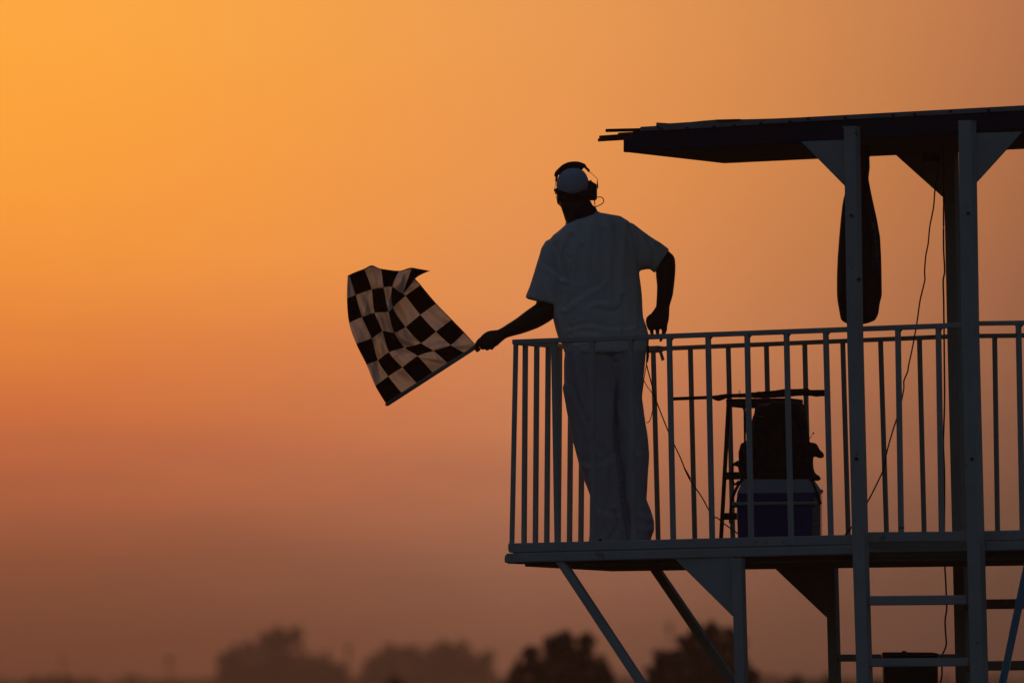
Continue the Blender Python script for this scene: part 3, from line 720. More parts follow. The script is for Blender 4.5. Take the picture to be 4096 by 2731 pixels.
finger([(368, 1030, 0), (372, 1080, -.008), (372, 1112, -.004), (368, 1130, .008)], (.0105, .0080), s7)
finger([(437, 1020, 0), (440, 1075, -.006), (428, 1125, -.004), (406, 1176, .004)], (.0105, .0076), s7)
finger([(465, 990, .012), (462, 1050, .02), (448, 1090, .024), (430, 1115, .02)], (.0090, .0072), s7)
finger([(290, 900, -.004), (262, 930, -.018), (262, 990, -.024), (280, 1040, -.020)], (.0110, .0085), s7)
me = fuse(m, .0045, 3, .4)
MAN = link('person', me, SKIN, None, loc=feet, smooth=True)
tag(MAN, 'man in pale T-shirt seen from behind, stretching his left arm with the chequered flag', 'person')

# creases pressed into cloth
def crease(me, lines, w0, zero, namp=.004, nsc=(7, 7, 4), fold=.010):
    L = []
    for pts, wd, am, wf in lines:
        P = spline([wf(*p) for p in pts], 3); e = wd * 4
        wd *= 1.25; am *= .75
        L.append((P, wd, am, (min(a.x for a in P) - e, max(a.x for a in P) + e, min(a.z for a in P) - e, max(a.z for a in P) + e)))
    def fn(co, nv):
        p = co + zero; dsp = 0
        front = max(0.0, min(1.0, (-nv.y - .25) / .45))
        if front > 0:
            for P, wd, am, bx in L:
                if p.x < bx[0] or p.x > bx[1] or p.z < bx[2] or p.z > bx[3]: continue
                best = 9; side = 0
                for a, b in zip(P, P[1:]):
                    ax, az, bx_, bz = a.x, a.z, b.x, b.z
                    dx, dz = bx_ - ax, bz - az; l2 = dx * dx + dz * dz
                    t_ = max(0, min(1, ((p.x - ax) * dx + (p.z - az) * dz) / l2))
                    ex, ez = p.x - ax - dx * t_, p.z - az - dz * t_; d_ = math.hypot(ex, ez)
                    if d_ < best: best = d_; side = 1 if ex * dz - ez * dx > 0 else -1
                if best < wd * 4:
                    e0 = min((p - P[0]).length, (p - P[-1]).length) / (wd * 3)
                    s_ = best * side / wd
                    dsp += am * (-math.exp(-s_ * s_) + .7 * math.exp(-(s_ - 1.6) ** 2)) * min(1, .15 + e0)
            # soft folds that hang down the cloth
            r_ = 1 - abs(noise.noise(Vector((p.x * 13 + p.z * 1.5, 5, p.z * 2.2)))) * 2
            dsp += fold * max(0, r_) ** 2
        k = noise.noise(Vector((p.x * nsc[0], p.y * nsc[1], p.z * nsc[2]))) * namp + noise.noise(Vector((p.x * 22, p.y * 22, p.z * 14))) * namp * .35
        return dsp * front + k
    displace(me, fn)
Z0 = Vector((0, 0, 0))
# shirt
m = MB()
m.loft([(s2(575, 568), s2(815, 492), .066), (s2(545, 590), s2(850, 498), .085), (s2(500, 632), s2(985, 524), .105), (s2(452, 670), s2(1045, 560), .115), (s2(415, 720), s2(1085, 620), .125), (s2(405, 800), s2(1110, 740), .135),
        (s2(425, 900), s2(1125, 870), .14), (s2(445, 1000), s2(1132, 980), .14), (s2(455, 1120), s2(1148, 1110), .145), (s2(452, 1250), s2(1158, 1250), .15), (s2(455, 1330), s2(1163, 1310), .15),
        (s2(478, 1420), s2(1195, 1400), .15), (s2(495, 1480), s2(1208, 1460), .15), (s3(424, 130), s3(962, 130), .15), (s3(428, 160), s3(958, 150), .15), (s3(440, 184), s3(952, 172), .148)], e=2.5, n=40)
m.loft([(s2(480, 680), s2(640, 800), .09), (s2(400, 712), s2(600, 860), .085), (s2(362, 770), s2(575, 930), .082), (s2(345, 835), s2(562, 1000), .08), (s2(322, 910), s2(550, 1060), .078), (s2(300, 985), s2(535, 1110), .076), (s2(270, 1080), s2(518, 1170), .073), (s2(240, 1158), s2(502, 1221), .070)], e=2.3)
m.loft([(s2(1000, 560), s2(1040, 880), .10), (s2(1080, 578), s2(1090, 925), .09), (s2(1150, 632), s2(1135, 945), .08), (s2(1210, 675), s2(1180, 935), .074), (s2(1290, 725), s2(1215, 930), .070), (s2(1366, 779), s2(1250, 963), .064)], e=2.2)
me = fuse(m, .0065, 2, .4)
cr = [([(600, 690), (560, 800), (548, 900), (553, 1010)], .010, .012, s2), ([(1060, 575), (1085, 680), (1110, 800), (1128, 930)], .009, .010, s2),
      ([(550, 1235), (640, 1165), (730, 1105), (820, 1060), (850, 980), (840, 800), (842, 650)], .011, .012, s2),
      ([(690, 780), (655, 900), (640, 1040)], .012, .008, s2), ([(590, 860), (600, 960), (560, 1080)], .010, .009, s2),
      ([(940, 640), (950, 800), (935, 1050), (950, 1190)], .013, .007, s2), ([(1000, 1170), (980, 1245), (900, 1280), (800, 1260)], .011, .008, s2),
      ([(700, 1250), (760, 1200), (860, 1190)], .009, .007, s2), ([(600, 1400), (740, 1370), (900, 1400), (1060, 1385)], .010, .007, s2), ([(560, 1480), (640, 1430), (800, 1440)], .010, .006, s2),
      ([(1100, 600), (1130, 720), (1120, 860)], .007, .006, s2), ([(380, 900), (450, 940), (530, 1010)], .010, .007, s2), ([(470, 760), (520, 880), (540, 1000)], .009, .006, s2),
      ([(760, 120 * 1.0), (770, 160)], .008, .002, s3), ([(440, 150), (520, 110), (590, 95)], .008, .006, s3), ([(550, 190), (500, 150), (440, 175)], .006, .005, s3), ([(1180, 700), (1240, 800), (1230, 900)], .010, .006, s2)]
crease(me, cr, None, Z0, .004)
o = link('t_shirt', me, SHIRT, MAN, smooth=True)
# hem seams of shirt and sleeves, neckband
def band(l, r, hd, rad, par, mat, nm, e=2.3, wf=None, sh=0, nseg=36):
    c = (l + r) / 2; a_ = (r - l) / 2; b_ = Vector((0, 1, 0)) * hd; P = []
    for k in range(nseg + 1):
        t_ = k * 2 * math.pi / nseg; cx, sx = math.cos(t_), math.sin(t_)
        P.append(c + a_ * math.copysign(abs(cx) ** (2 / e), cx) + b_ * math.copysign(abs(sx) ** (2 / e), sx))
    return build(MB().tube(P, rad, 6, cap=False), nm, mat, par, smooth=True)
band(s2(582, 562), s2(812, 492), .066, .006, o, SHIRT, 'neckband', 2.3)
band(s2(247, 1140), s2(504, 1200), .0715, .0022, o, SHIRT, 'sleeve_seam')
band(s3(437, 172), s3(954, 160), .150, .0022, o, SHIRT, 'hem_seam', 2.5)
# neck gaiter
m = MB(); m.loft([(s5(820, 1085), s5(1095, 1000), .062, 0), (s5(730, 1140), s5(1150, 1045), .068), (s5(668, 1230), s5(1222, 1100), .078), (s5(628, 1320), s5(1252, 1165), .082), (s5(608, 1400), s5(1284, 1235), .085)], e=2.1)
me = fuse(m, .004, 2)
link('neck_gaiter', me, GAIT, MAN, smooth=True)
# hair below the cap
m = MB(); m.loft([(s5(420, 740), s5(1060, 740), .098, 0), (s5(430, 860), s5(1070, 850), .092, .005), (s5(480, 960), s5(1050, 940), .075, .01)], e=2.2)
link('hair', fuse(m, .004, 2), HAIRM, MAN, smooth=True)
# cap, worn with its peak to the far side
m = MB()
m.loft([(s5(700, 278), s5(790, 276), .02), (s5(600, 300), s5(890, 298), .055), (s5(520, 352), s5(968, 340), .08), (s5(450, 430), s5(1020, 410), .095), (s5(408, 520), s5(1060, 500), .103), (s5(390, 610), s5(1074, 600), .106), (s5(400, 690), s5(1068, 690), .106), (s5(428, 760), s5(1048, 752), .104), (s5(470, 800), s5(1000, 798), .100), (s5(560, 822), s5(900, 822), .096)], e=2.1, n=36)
me = fuse(m, .004, 2)
cap_ = link('cap', me, CAPM, MAN, smooth=True)
m = MB(); m.loft([(s5(470, 690, .09), s5(860, 690, .09), .012), (s5(500, 730, .13), s5(820, 730, .13), .012), (s5(560, 750, .17), s5(760, 750, .17), .006)], e=2, bdir=Vector((0, .3, 1)).normalized())
build(m, 'peak', CAPM, cap_, smooth=True)
build(MB().tube(spline([s5(735, 285, -.02), s5(738, 380, -.088), s5(742, 520, -.106), s5(745, 700, -.107), s5(745, 815, -.098)], 5), .0013, 6), 'crown_seam', CAPM, cap_)
build(MB().ell(s5(738, 278), .006, .006, .004), 'top_button', CAPM, cap_)
# trousers
m = MB()
m.loft([(s3(440, 150), s3(800, 150), .13), (s3(433, 230), s3(790, 230), .135), (s3(434, 330), s3(775, 330), .13), (s3(436, 420), s3(765, 420), .125), (s3(447, 500), s3(760, 500), .12), (s3(458, 590), s3(756, 590), .115), (s3(480, 690), s3(758, 690), .11), (s3(502, 790), s3(768, 790), .105), (s3(528, 890), s3(785, 890), .10),
        (s3(562, 985), s3(792, 985), .098), (s3(594, 1060), s3(795, 1060), .095), (s3(600, 1150), s3(812, 1150), .095), (s3(602, 1250), s3(832, 1250), .10), (s3(588, 1330), s3(850, 1330), .10), (s3(584, 1378), s3(856, 1378), .10)], e=2.35, n=36)
m.loft([(s3(660, 150), s3(950, 150), .13), (s3(700, 260), s3(938, 260), .13), (s3(730, 350), s3(928, 350), .125, .01), (s3(742, 450), s3(921, 450), .12, .02), (s3(745, 560), s3(934, 560), .115, .03), (s3(745, 660), s3(950, 660), .11, .03), (s3(748, 740), s3(960, 740), .108, .03), (s3(755, 810), s3(967, 810), .105, .03), (s3(768, 900), s3(963, 900), .10, .03),
        (s3(780, 1000), s3(961, 1000), .098, .03), (s3(795, 1090), s3(955, 1090), .095, .03), (s3(815, 1165), s3(985, 1165), .10, .03), (s3(828, 1230), s3(1003, 1230), .105, .03), (s3(836, 1285), s3(1002, 1285), .105, .03), (s3(840, 1335), s3(980, 1335), .10, .03), (s3(845, 1378), s3(975, 1378), .095, .03)], e=2.3, n=36)
m.loft([(s3(440, 350, -.02), s3(480, 345, -.02), .05), (s3(426, 395, -.02), s3(500, 395, -.02), .06), (s3(438, 470, -.02), s3(520, 470, -.02), .06), (s3(455, 560, -.02), s3(560, 560, -.02), .06), (s3(478, 605, -.02), s3(560, 600, -.02), .04)], e=2.6)
me = fuse(m, .0065, 2, .4)
cr = [([(768, 240), (775, 330), (755, 480), (748, 640), (760, 760), (790, 950), (800, 1080), (830, 1250), (848, 1340)], .011, .016, s3), ([(440, 345), (490, 400), (530, 500), (575, 605)], .009, .010, s3), ([(575, 605), (600, 640), (620, 700)], .010, .008, s3),
      ([(640, 760), (700, 850), (720, 1000), (700, 1150)], .014, .009, s3), ([(600, 1100), (660, 1160), (750, 1180)], .012, .010, s3), ([(680, 1190), (690, 1260), (650, 1330)], .012, .010, s3), ([(760, 1180), (770, 1260), (730, 1330)], .012, .010, s3),
      ([(560, 850), (620, 870), (700, 840), (760, 780)], .012, .009, s3), ([(870, 800), (930, 790), (965, 800)], .010, .008, s3), ([(930, 1170), (960, 1180), (990, 1200)], .010, .010, s3), ([(900, 1240), (950, 1250), (1000, 1240)], .012, .009, s3), ([(900, 200), (915, 330), (900, 450)], .009, .009, s3),
      ([(470, 200), (480, 330), (500, 420)], .009, .008, s3), ([(860, 420), (870, 620), (880, 760)], .014, .008, s3), ([(620, 250), (640, 420), (640, 600)], .014, .007, s3)]
crease(me, cr, None, Z0, .006, (6, 6, 3), .013)
tro = link('trousers', me, PANTS, MAN, smooth=True)
# shoes on the deck
for (x, y) in ((690, 1380), (905, 1378)):
    c = s3(x, y); c = Vector((c.x, c.y + (.03 if x > 800 else 0), FLOORZ))
    m = MB(); Xv = Vector((1, 0, 0))
    m.loft([(c + Vector((-.045, -.09, .05)), c + Vector((.045, -.09, .05)), .05), (c + Vector((-.052, 0, .05)), c + Vector((.052, 0, .05)), .05), (c + Vector((-.055, .13, .035)), c + Vector((.055, .13, .035)), .036), (c + Vector((-.04, .20, .025)), c + Vector((.04, .20, .025)), .026)], e=2.6, bdir=Vector((0, 0, 1)))
    m.loft([(c + Vector((-.048, -.095, .012)), c + Vector((.048, -.095, .012)), .0125), (c + Vector((-.056, .05, .012)), c + Vector((.056, .05, .012)), .0125), (c + Vector((-.05, .21, .012)), c + Vector((.05, .21, .012)), .0125)], e=3, bdir=Vector((0, 0, 1)))
    m.tube([c + Vector((0, -.03, .04)), c + Vector((0, -.03, .12))], [.05, .045], 14)
    link('shoe', fuse(m, .005, 2), SHOE, MAN, smooth=True)

# headset --------------------------------------------------------------------------------------
q = s5(800, 180)
HS = thing('headset', q, 'black two way radio headset worn over the pale cap on the head of the man', 'headset')
P = spline([s5(388, 460, .0), s5(400, 395), s5(450, 335), s5(525, 265), s5(620, 210), s5(720, 188), s5(830, 186), s5(910, 208), s5(985, 240)], 5)
rings = []
for p in P:
    rr = (p - s5(735, 640)); rr.y = 0; rr.normalize(); o_ = rr * .0105; dpt = Vector((0, 1, 0)) * .018
    rings.append([p - o_ - dpt, p + o_ - dpt, p + o_ + dpt, p - o_ + dpt])
build(MB().loftrings(rings), 'headband', BLACK, HS, bevel=.002)
P = spline([s5(420, 470), s5(450, 405), s5(520, 320), s5(610, 268), s5(700, 250), s5(800, 250)], 4)
pads = [(470, 370), (555, 300), (650, 255), (745, 236), (815, 238), (905, 262)]
for k, (x, y) in enumerate(pads):
    build(MB().ell(s5(x, y), .0135, .022, .0135, seg=12), 'pad', BLACK, HS)
build(MB().bar(s5(975, 215), s5(1000, 262), .014, .03, Vector((0, 1, 0))).bar(s5(720, 172), s5(826, 170), .008, .03, Vector((0, 1, 0))), 'clamp', BLACK, HS, bevel=.002)
build(MB().tube([s5(992, 250), s5(1080, 335)], [.0062, .0062], 10).ell(s5(1072, 340), .005, .005, .006, seg=10), 'slider', BLACK, HS)
build(MB().tube(spline([s5(1070, 330), s5(1160, 415), s5(1243, 492), s5(1252, 520), s5(1252, 580)], 3), .0013, 8), 'wire_yoke', BLACK, HS)
build(MB().loft([(s5(1240, 540), s5(1258, 540), .008), (s5(1238, 620), s5(1268, 620), .010), (s5(1244, 685), s5(1272, 675), .010), (s5(1248, 712), s5(1258, 712), .006)], e=2.5), 'slider', BLACK, HS)
build(MB().tube([s5(398, 440), s5(388, 560)], [.006, .0045], 10), 'slider', BLACK, HS)
build(MB().tube(spline([s5(384, 550), s5(372, 640), s5(362, 700), s5(352, 730)], 3), .0013, 8), 'wire_yoke', BLACK, HS)
m = MB(); m.loft([(s5(375, 700), s5(430, 690), .028), (s5(352, 740), s5(440, 720), .034), (s5(372, 775), s5(440, 780), .032), (s5(395, 795), s5(440, 840), .026)], e=2.4)
m.tube([s5(345, 705), s5(350, 740), s5(368, 778)], [.002, .0035, .003], 8)
lc = link('earcup', fuse(m, .003, 2), BLACK, HS, smooth=True)
m = MB()
m.loft([(s5(1050, 540), s5(1105, 545), .03), (s5(1050, 585), s5(1165, 575), .036), (s5(1045, 640), s5(1238, 618), .04), (s5(1040, 760), s5(1246, 740), .042), (s5(1040, 860), s5(1246, 860), .042), (s5(1060, 935), s5(1240, 930), .038), (s5(1090, 950), s5(1225, 945), .02)], e=3.2)
m.ell(s5(1118, 545), .004, .01, .006, seg=10)
link('earcup', fuse(m, .003, 2), BLACK, HS, smooth=True)
build(MB().tube(spline([s5(1238, 885), s5(1310, 880), s5(1360, 900), s5(1385, 950), s5(1370, 1000), s5(1310, 1045), s5(1205, 1088)], 5), .0022, 8), 'cable_loop', RUBBER, HS, smooth=True)
build(MB().tube([s5(1188, 935), s5(1197, 1000), s5(1205, 1090)], [.0030, .0022, .0016], 8), 'cable_stub', RUBBER, HS, smooth=True)
build(MB().tube(spline([s5(420, 800, .02), s5(400, 900, .06), s5(450, 970, .11), s5(560, 990, .13)], 5), .0025, 8), 'microphone_boom', BLACK, HS, smooth=True)

# radio on his belt and its lead
q = s3(955, 165, -.06)
RD = thing('two_way_radio', q, 'slim black two way radio clipped at the right hip of the man', 'radio')
build(MB().loft([(s3(948, 128, -.05), s3(966, 128, -.05), .012), (s3(948, 200, -.05), s3(966, 196, -.05), .014), (s3(946, 234, -.05), s3(958, 236, -.05), .010)], e=3), 'radio_body', BLACK, RD)
build(MB().tube([s3(957, 128, -.05), s3(963, 84, -.05)], [.004, .0025], 8), 'aerial', RUBBER, RD)
ld = [s3(x, y, -.04) for x, y in ((948, 236), (958, 280), (985, 380), (1008, 465), (1040, 550), (1085, 662), (1125, 752), (1160, 825), (1192, 902), (1225, 960))]
ld += [F(*c6(x, y), .42) for x, y in ((237, 988), (262, 1045), (290, 1095), (360, 1195), (412, 1290), (452, 1338), (470, 1342), (520, 1385), (612, 1452), (660, 1500))]
cable(ld, .0030, 'headset_lead', 'black lead running from the hip of the man down to the deck beside the stool', 'cord', 'leads at the hip of the man')
cable([s3(x, y, -.04) for x, y in ((950, 250), (940, 300), (925, 400), (920, 445), (920, 500))], .0022, 'headset_lead', 'short black lead hanging straight down his right hip', 'cord', 'leads at the hip of the man')
cable([s3(x, y, -.045) for x, y in ((922, 320), (950, 378), (985, 425), (1002, 450), (1003, 480), (990, 530), (975, 585), (962, 608), (948, 610))], .0020, 'headset_lead', 'thin black lead making a loop behind the thigh of the man', 'cord', 'leads at the hip of the man')

# ================================================================== the chequered flag
G = [  # corners of the squares, row by row from the rod outwards
 [(452, 1368), (600, 1283), (735, 1195), (880, 1103), (1010, 1013), (1155, 918), (1262, 850)],
 [(362, 1217), (478, 1130), (602, 1050), (740, 950), (882, 902), (1035, 850), (1160, 738)],
 [(282, 1025), (385, 985), (485, 915), (625, 873), (770, 832), (905, 730), (1047, 622)],
 [(190, 838), (328, 790), (425, 728), (530, 738), (632, 688), (765, 580), (907, 478)],
 [(126, 650), (242, 600), (355, 562), (478, 552), (518, 512), (632, 410), (768, 312)],
 [(107, 435), (185, 403), (328, 353), (435, 335), (512, 330), (612, 382), (722, 240)],
 [(113, 243), (128, 222), (262, 172), (415, 170), (575, 186), (690, 158), (852, 186)]]
DY = [[0, 0, 0, 0, 0, 0, 0],
      [.01, -.02, .02, .03, .035, .01, 0],
      [.03, -.03, .02, -.03, -.02, .0, 0],
      [.05, .0, -.05, .045, .0, -.02, 0],
      [.04, .02, -.06, .03, -.03, -.03, -.01],
      [.03, -.02, -.04, -.02, .06, -.02, .0],
      [.03, .03, .0, -.04, .0, .04, -.03]]
def cr4(a, b, c, d, t_): return .5 * (2 * b + (c - a) * t_ + (2 * a - 5 * b + 4 * c - d) * t_ * t_ + (3 * b - a - 3 * c + d) * t_ ** 3)
def gp(i, j):
    ii, jj = max(0, min(6, i)), max(0, min(6, j)); x, y = G[jj][ii]; return Vector((x, y, DY[jj][ii]))
def gs(u, v):
    i, j = min(5, int(u)), min(5, int(v)); a, b = u - i, v - j
    r = [cr4(gp(i - 1, jj), gp(i, jj), gp(i + 1, jj), gp(i + 2, jj), a) for jj in range(j - 1, j + 3)]
    p = cr4(*r, b)
    if i == 5 and j == 5:                             # the folded corner is crisp
        q = gp(5, 5) * (1 - a) * (1 - b) + gp(6, 5) * a * (1 - b) + gp(5, 6) * (1 - a) * b + gp(6, 6) * a * b
        w_ = min(1, a * 5) * min(1, b * 5); p = p * (1 - w_) + q * w_
    if v > 5.0:                                       # the blown up bump of the far edge
        p.y -= 30 * math.exp(-((u - 2.45) / .33) ** 2) * (v - 5)
        p.x += 0
    return p
FC = [(1230, 840, 760, 870, 32, .030), (760, 870, 540, 760, 26, .030), (540, 760, 470, 540, 24, .034), (470, 540, 500, 360, 20, .034), (1000, 1000, 760, 950, 16, .014), (870, 905, 960, 1060, 18, .012),
      (330, 380, 340, 560, 22, .020), (345, 560, 400, 720, 22, .022), (400, 740, 470, 920, 22, .022), (180, 420, 130, 260, 16, .014), (600, 200, 590, 360, 18, .024), (680, 210, 610, 350, 14, .020),
      (150, 690, 210, 830, 16, .012), (310, 1040, 350, 1200, 18, .014), (430, 990, 600, 900, 20, .016), (650, 900, 730, 960, 14, .010), (500, 1130, 620, 1060, 14, .008), (290, 480, 260, 570, 12, .010)]
bm = bmesh.new(); NS = 18; n = 6 * NS; Gv = []; uvs = {}
for j in range(n + 1):
    row = []
    for i in range(n + 1):
        u, v = i / NS, j / NS
        p = gs(u, v)
        rip = .004 * math.sin(u * 9 + 2.2 * math.sin(v * 3.1)) * min(1, v) + noise.noise(Vector((u * 2.3, v * 1.4, 3))) * .03 * min(1, v)
        for (ax, ay, bx_, by, wd, am) in FC:
            dx, dy = bx_ - ax, by - ay; l2 = dx * dx + dy * dy
            tt = max(0, min(1, ((p.x - ax) * dx + (p.y - ay) * dy) / l2)); ex, ey = p.x - ax - dx * tt, p.y - ay - dy * tt
            sg = 1 if ex * dy - ey * dx > 0 else -1; q = math.hypot(ex, ey) / wd * sg
            rip += am * (math.exp(-q * q) - .6 * math.exp(-(q - 1.5) ** 2)) * math.sin(math.pi * (.08 + .84 * tt))
        x, y = c1(p.x, p.y)
        vt = bm.verts.new(V(x, y, YP - .01 + p.z * 1.5 + rip)); uvs[vt] = (u, v); row.append(vt)
    Gv.append(row)
uvl = bm.loops.layers.uv.new('UVMap')
for j in range(n):
    for i in range(n):
        f = bm.faces.new((Gv[j][i], Gv[j][i + 1], Gv[j + 1][i + 1], Gv[j + 1][i])); f.smooth = True
        for l in f.loops: l[uvl].uv = uvs[l.vert]
me = bpy.data.meshes.new('flag_cloth'); bm.to_mesh(me); bm.free()
fm = bpy.data.materials.new('chequered_flag_cloth'); fm.use_nodes = True
t_ = fm.node_tree; n_ = t_.nodes; k_ = t_.links
for x in list(n_): n_.remove(x)
def M2(op, a, b=None):
    z = n_.new('ShaderNodeMath'); z.operation = op
    for i, v in enumerate((a, b)):
        if v is None: continue
        if isinstance(v, (int, float)): z.inputs[i].default_value = v
        else: k_.new(v, z.inputs[i])
    return z.outputs[0]
uvn = n_.new('ShaderNodeUVMap'); sp = n_.new('ShaderNodeSeparateXYZ'); k_.new(uvn.outputs[0], sp.inputs[0])
par = M2('MODULO', M2('ADD', M2('FLOOR', sp.outputs[0]), M2('FLOOR', sp.outputs[1])), 2)      # 0 black, 1 white
hem = M2('MAXIMUM', M2('GREATER_THAN', sp.outputs[1], 5.90), M2('GREATER_THAN', sp.outputs[0], 5.925))
wv = n_.new('ShaderNodeTexNoise'); wv.inputs['Scale'].default_value = 3; wv.inputs['Detail'].default_value = 4; k_.new(uvn.outputs[0], wv.inputs['Vector'])
def mixc(f, a, b):
    z = n_.new('ShaderNodeMix'); z.data_type = 'RGBA'
    if isinstance(f, float): z.inputs[0].default_value = f
    else: k_.new(f, z.inputs[0])
    for i, v in ((6, a), (7, b)):
        if isinstance(v, tuple): z.inputs[i].default_value = v
        else: k_.new(v, z.inputs[i])
    return z.outputs[2]
whitec = mixc(wv.outputs[0], (.58, .56, .53, 1), (.68, .66, .63, 1))
colr = mixc(par, (.006, .004, .004, 1), whitec)
tran = mixc(par, (.002, .001, .001, 1), (.95, .90, .84, 1)); tran = mixc(hem, tran, (.05, .05, .035, 1))
df = n_.new('ShaderNodeBsdfDiffuse'); k_.new(colr, df.inputs[0])
tr_ = n_.new('ShaderNodeBsdfTranslucent'); k_.new(tran, tr_.inputs[0])
ad = n_.new('ShaderNodeMixShader'); ad.inputs[0].default_value = .78; k_.new(df.outputs[0], ad.inputs[1]); k_.new(tr_.outputs[0], ad.inputs[2])
oo = n_.new('ShaderNodeOutputMaterial'); k_.new(ad.outputs[0], oo.inputs[0])
tip, hand = V(*c1(462, 1383), YP - .01), V(*d6(560, 900), YP - .01)
h2 = V(*c1(1262, 866), YP - .01)
FL = thing('chequered_flag', hand, 'black and white chequered racing flag on a short rod held out by the man', 'flag')
link('flag_cloth', me, fm, FL, smooth=True)
build(MB().tube([tip, tip + (h2 - tip) * .5, h2], [.0105, .0105, .0105], 12), 'rod_sleeve', TAPE, FL, smooth=True)
end = h2 + (h2 - tip).normalized() * .11
build(MB().tube([tip - (h2 - tip).normalized() * .006, end], .006, 10), 'rod', POLEW, FL, smooth=True)

# ================================================================== far trees and light masts
BARK = material('bark', (.05, .035, .025), .9, 0, .2, 4)
LEAF = [material('dark_foliage', (.036, .04, .02), .8, 0, .4, .8, spec=.1), material('olive_foliage', (.06, .06, .028), .8, 0, .4, .8, spec=.1)]
def tree(Yd, clumps, trunk_x, label, cat='tree', group='trees beyond the track', leaf=0, dens=1.0, name='tree', rootz=0):
    """clumps: (x, y, r) in the 2352 px wide picture; the crown fills them at Yd metres."""
    sc_ = Yd / FPX * 1.7415
    b = V(*dd(trunk_x, 1560), Yd); b.z = rootz
    T = thing(name, b, label, cat, group)
    rng = random.Random(int(Yd * 7 + trunk_x)); m = MB(); bm = m.bm; cs = []
    for (x, y, r) in clumps:
        c = V(*dd(x, y), Yd + rng.uniform(-1, 1) * r * sc_ * .8); R = r * sc_; cs.append((c, R))
        for _ in range(5):                            # small sprays that break the outline
            a = rng.uniform(0, 2 * math.pi); q = rng.uniform(.75, 1.12); rs = rng.uniform(.16, .34) * R
            e0 = c + Vector((math.cos(a) * R * q, rng.uniform(-.6, .6) * R, math.sin(a) * R * q))
            for _k in range(int(16 * dens) + 6):
                p = e0 + Vector((rng.gauss(0, .5), rng.gauss(0, .5), rng.gauss(0, .5))) * rs; s_ = sc_ * 6 * rng.uniform(.6, 1.4)
                n_ = Vector((rng.gauss(0, 1), rng.gauss(0, 1), rng.gauss(0, 1))).normalized(); e_ = n_.orthogonal().normalized(); g_ = n_.cross(e_)
                bm.faces.new([bm.verts.new(p + e_ * s_ * .5), bm.verts.new(p + g_ * s_ * .9), bm.verts.new(p - e_ * s_ * .5), bm.verts.new(p - g_ * s_ * .9)])
        cnt = int(dens * 260 * (r / 30.0) ** 2) + 60
        s0 = sc_ * 5.2
        for _ in range(cnt):
            d = Vector((rng.gauss(0, 1), rng.gauss(0, 1), rng.gauss(0, 1))).normalized() * (rng.random() ** .45) * R * rng.uniform(.8, 1.08)
            p = c + d; s_ = s0 * rng.uniform(.6, 1.4)
            a = Vector((rng.gauss(0, 1), rng.gauss(0, 1), rng.gauss(0, 1))).normalized(); e_ = a.orthogonal().normalized(); g_ = a.cross(e_)
            bm.faces.new([bm.verts.new(p + e_ * s_ * .5), bm.verts.new(p + g_ * s_ * .9), bm.verts.new(p - e_ * s_ * .5), bm.verts.new(p - g_ * s_ * .9)])
    me = bpy.data.meshes.new('crown'); bm.to_mesh(me); bm.free(); link('crown', me, LEAF[leaf], T)
    mt = MB(); zc = min(c.z for c, R in cs); hh = max(c.z for c, R in cs)
    fork = b + Vector((0, 0, max(.3, (hh - rootz) * .25)))
    r0 = (hh - rootz) * .035 + .03
    mt.tube([b, b + (fork - b) * .5 + Vector((.05, 0, 0)), fork], [r0, r0 * .8, r0 * .65], 10)
    for c, R in cs:
        md = (fork + c) / 2 + Vector((rng.uniform(-.3, .3), 0, rng.uniform(0, .4))) * sc_ * 10
        mt.tube(spline([fork - Vector((0, 0, .1)), md, c], 3), [r0 * .45 * (1 - k / 8) + .01 for k in range(7)], 6)
    build(mt, 'trunk', BARK, T, smooth=True)
    return T
def fill(x0, x1, top, bot=1640, step=34, r=34, jit=8, seed=1):
    """clumps that fill the area under a skyline given by (x, y) points"""
    rg = random.Random(seed); out = []; x = x0
    while x <= x1:
        yt = top(x) + r; y = yt
        while y < bot:
            out.append((x + rg.uniform(-jit, jit), y + rg.uniform(-jit, jit), r * rg.uniform(.85, 1.15))); y += step
        x += step
    return out
def sky_line(pts):
    def f(x):
        for (a, b), (c, d) in zip(pts, pts[1:]):
            if a <= x <= c: return b + (d - b) * (x - a) / (c - a)
        return 1700
    return f
def small(x, y, r): return [(x, y, r)]
# left, hazy
A_ = fill(528, 640, sky_line([(500, 1500), (530, 1487), (560, 1500), (590, 1520), (640, 1540)]), r=26, step=30, seed=3)
A_ += [(540, 1512, 26), (575, 1490, 18), (560, 1560, 34), (612, 1478, 26), (640, 1464, 22), (672, 1463, 22), (622, 1510, 34), (660, 1510, 22), (690, 1492, 8), (610, 1560, 45), (660, 1570, 45), (536, 1600, 36), (600, 1620, 50), (690, 1545, 20), (650, 1465, 20)]
A_ += [(513, 1528, 18), (520, 1568, 24), (700, 1520, 18), (690, 1580, 40)]
tree(800, A_, 600, 'hazy brown tree with a lumpy two topped crown, leftmost of the big far trees', dens=1.1)
tree(815, [(735, 1528, 26), (712, 1560, 36), (755, 1545, 24), (775, 1560, 22), (782, 1538, 16), (740, 1590, 45), (700, 1550, 20), (785, 1590, 30), (720, 1620, 50)], 735, 'low hazy round tree against the right side of the leftmost big tree')
B_ = [(850, 1528, 20), (846, 1562, 22), (890, 1500, 16), (872, 1520, 26), (910, 1512, 30), (948, 1504, 28), (860, 1560, 22), (900, 1555, 40), (960, 1540, 42), (995, 1512, 26), (935, 1590, 50), (880, 1600, 36)]
tree(870, B_, 925, 'hazy grey brown tree with a flat top left of the centre', leaf=1, dens=1.2)
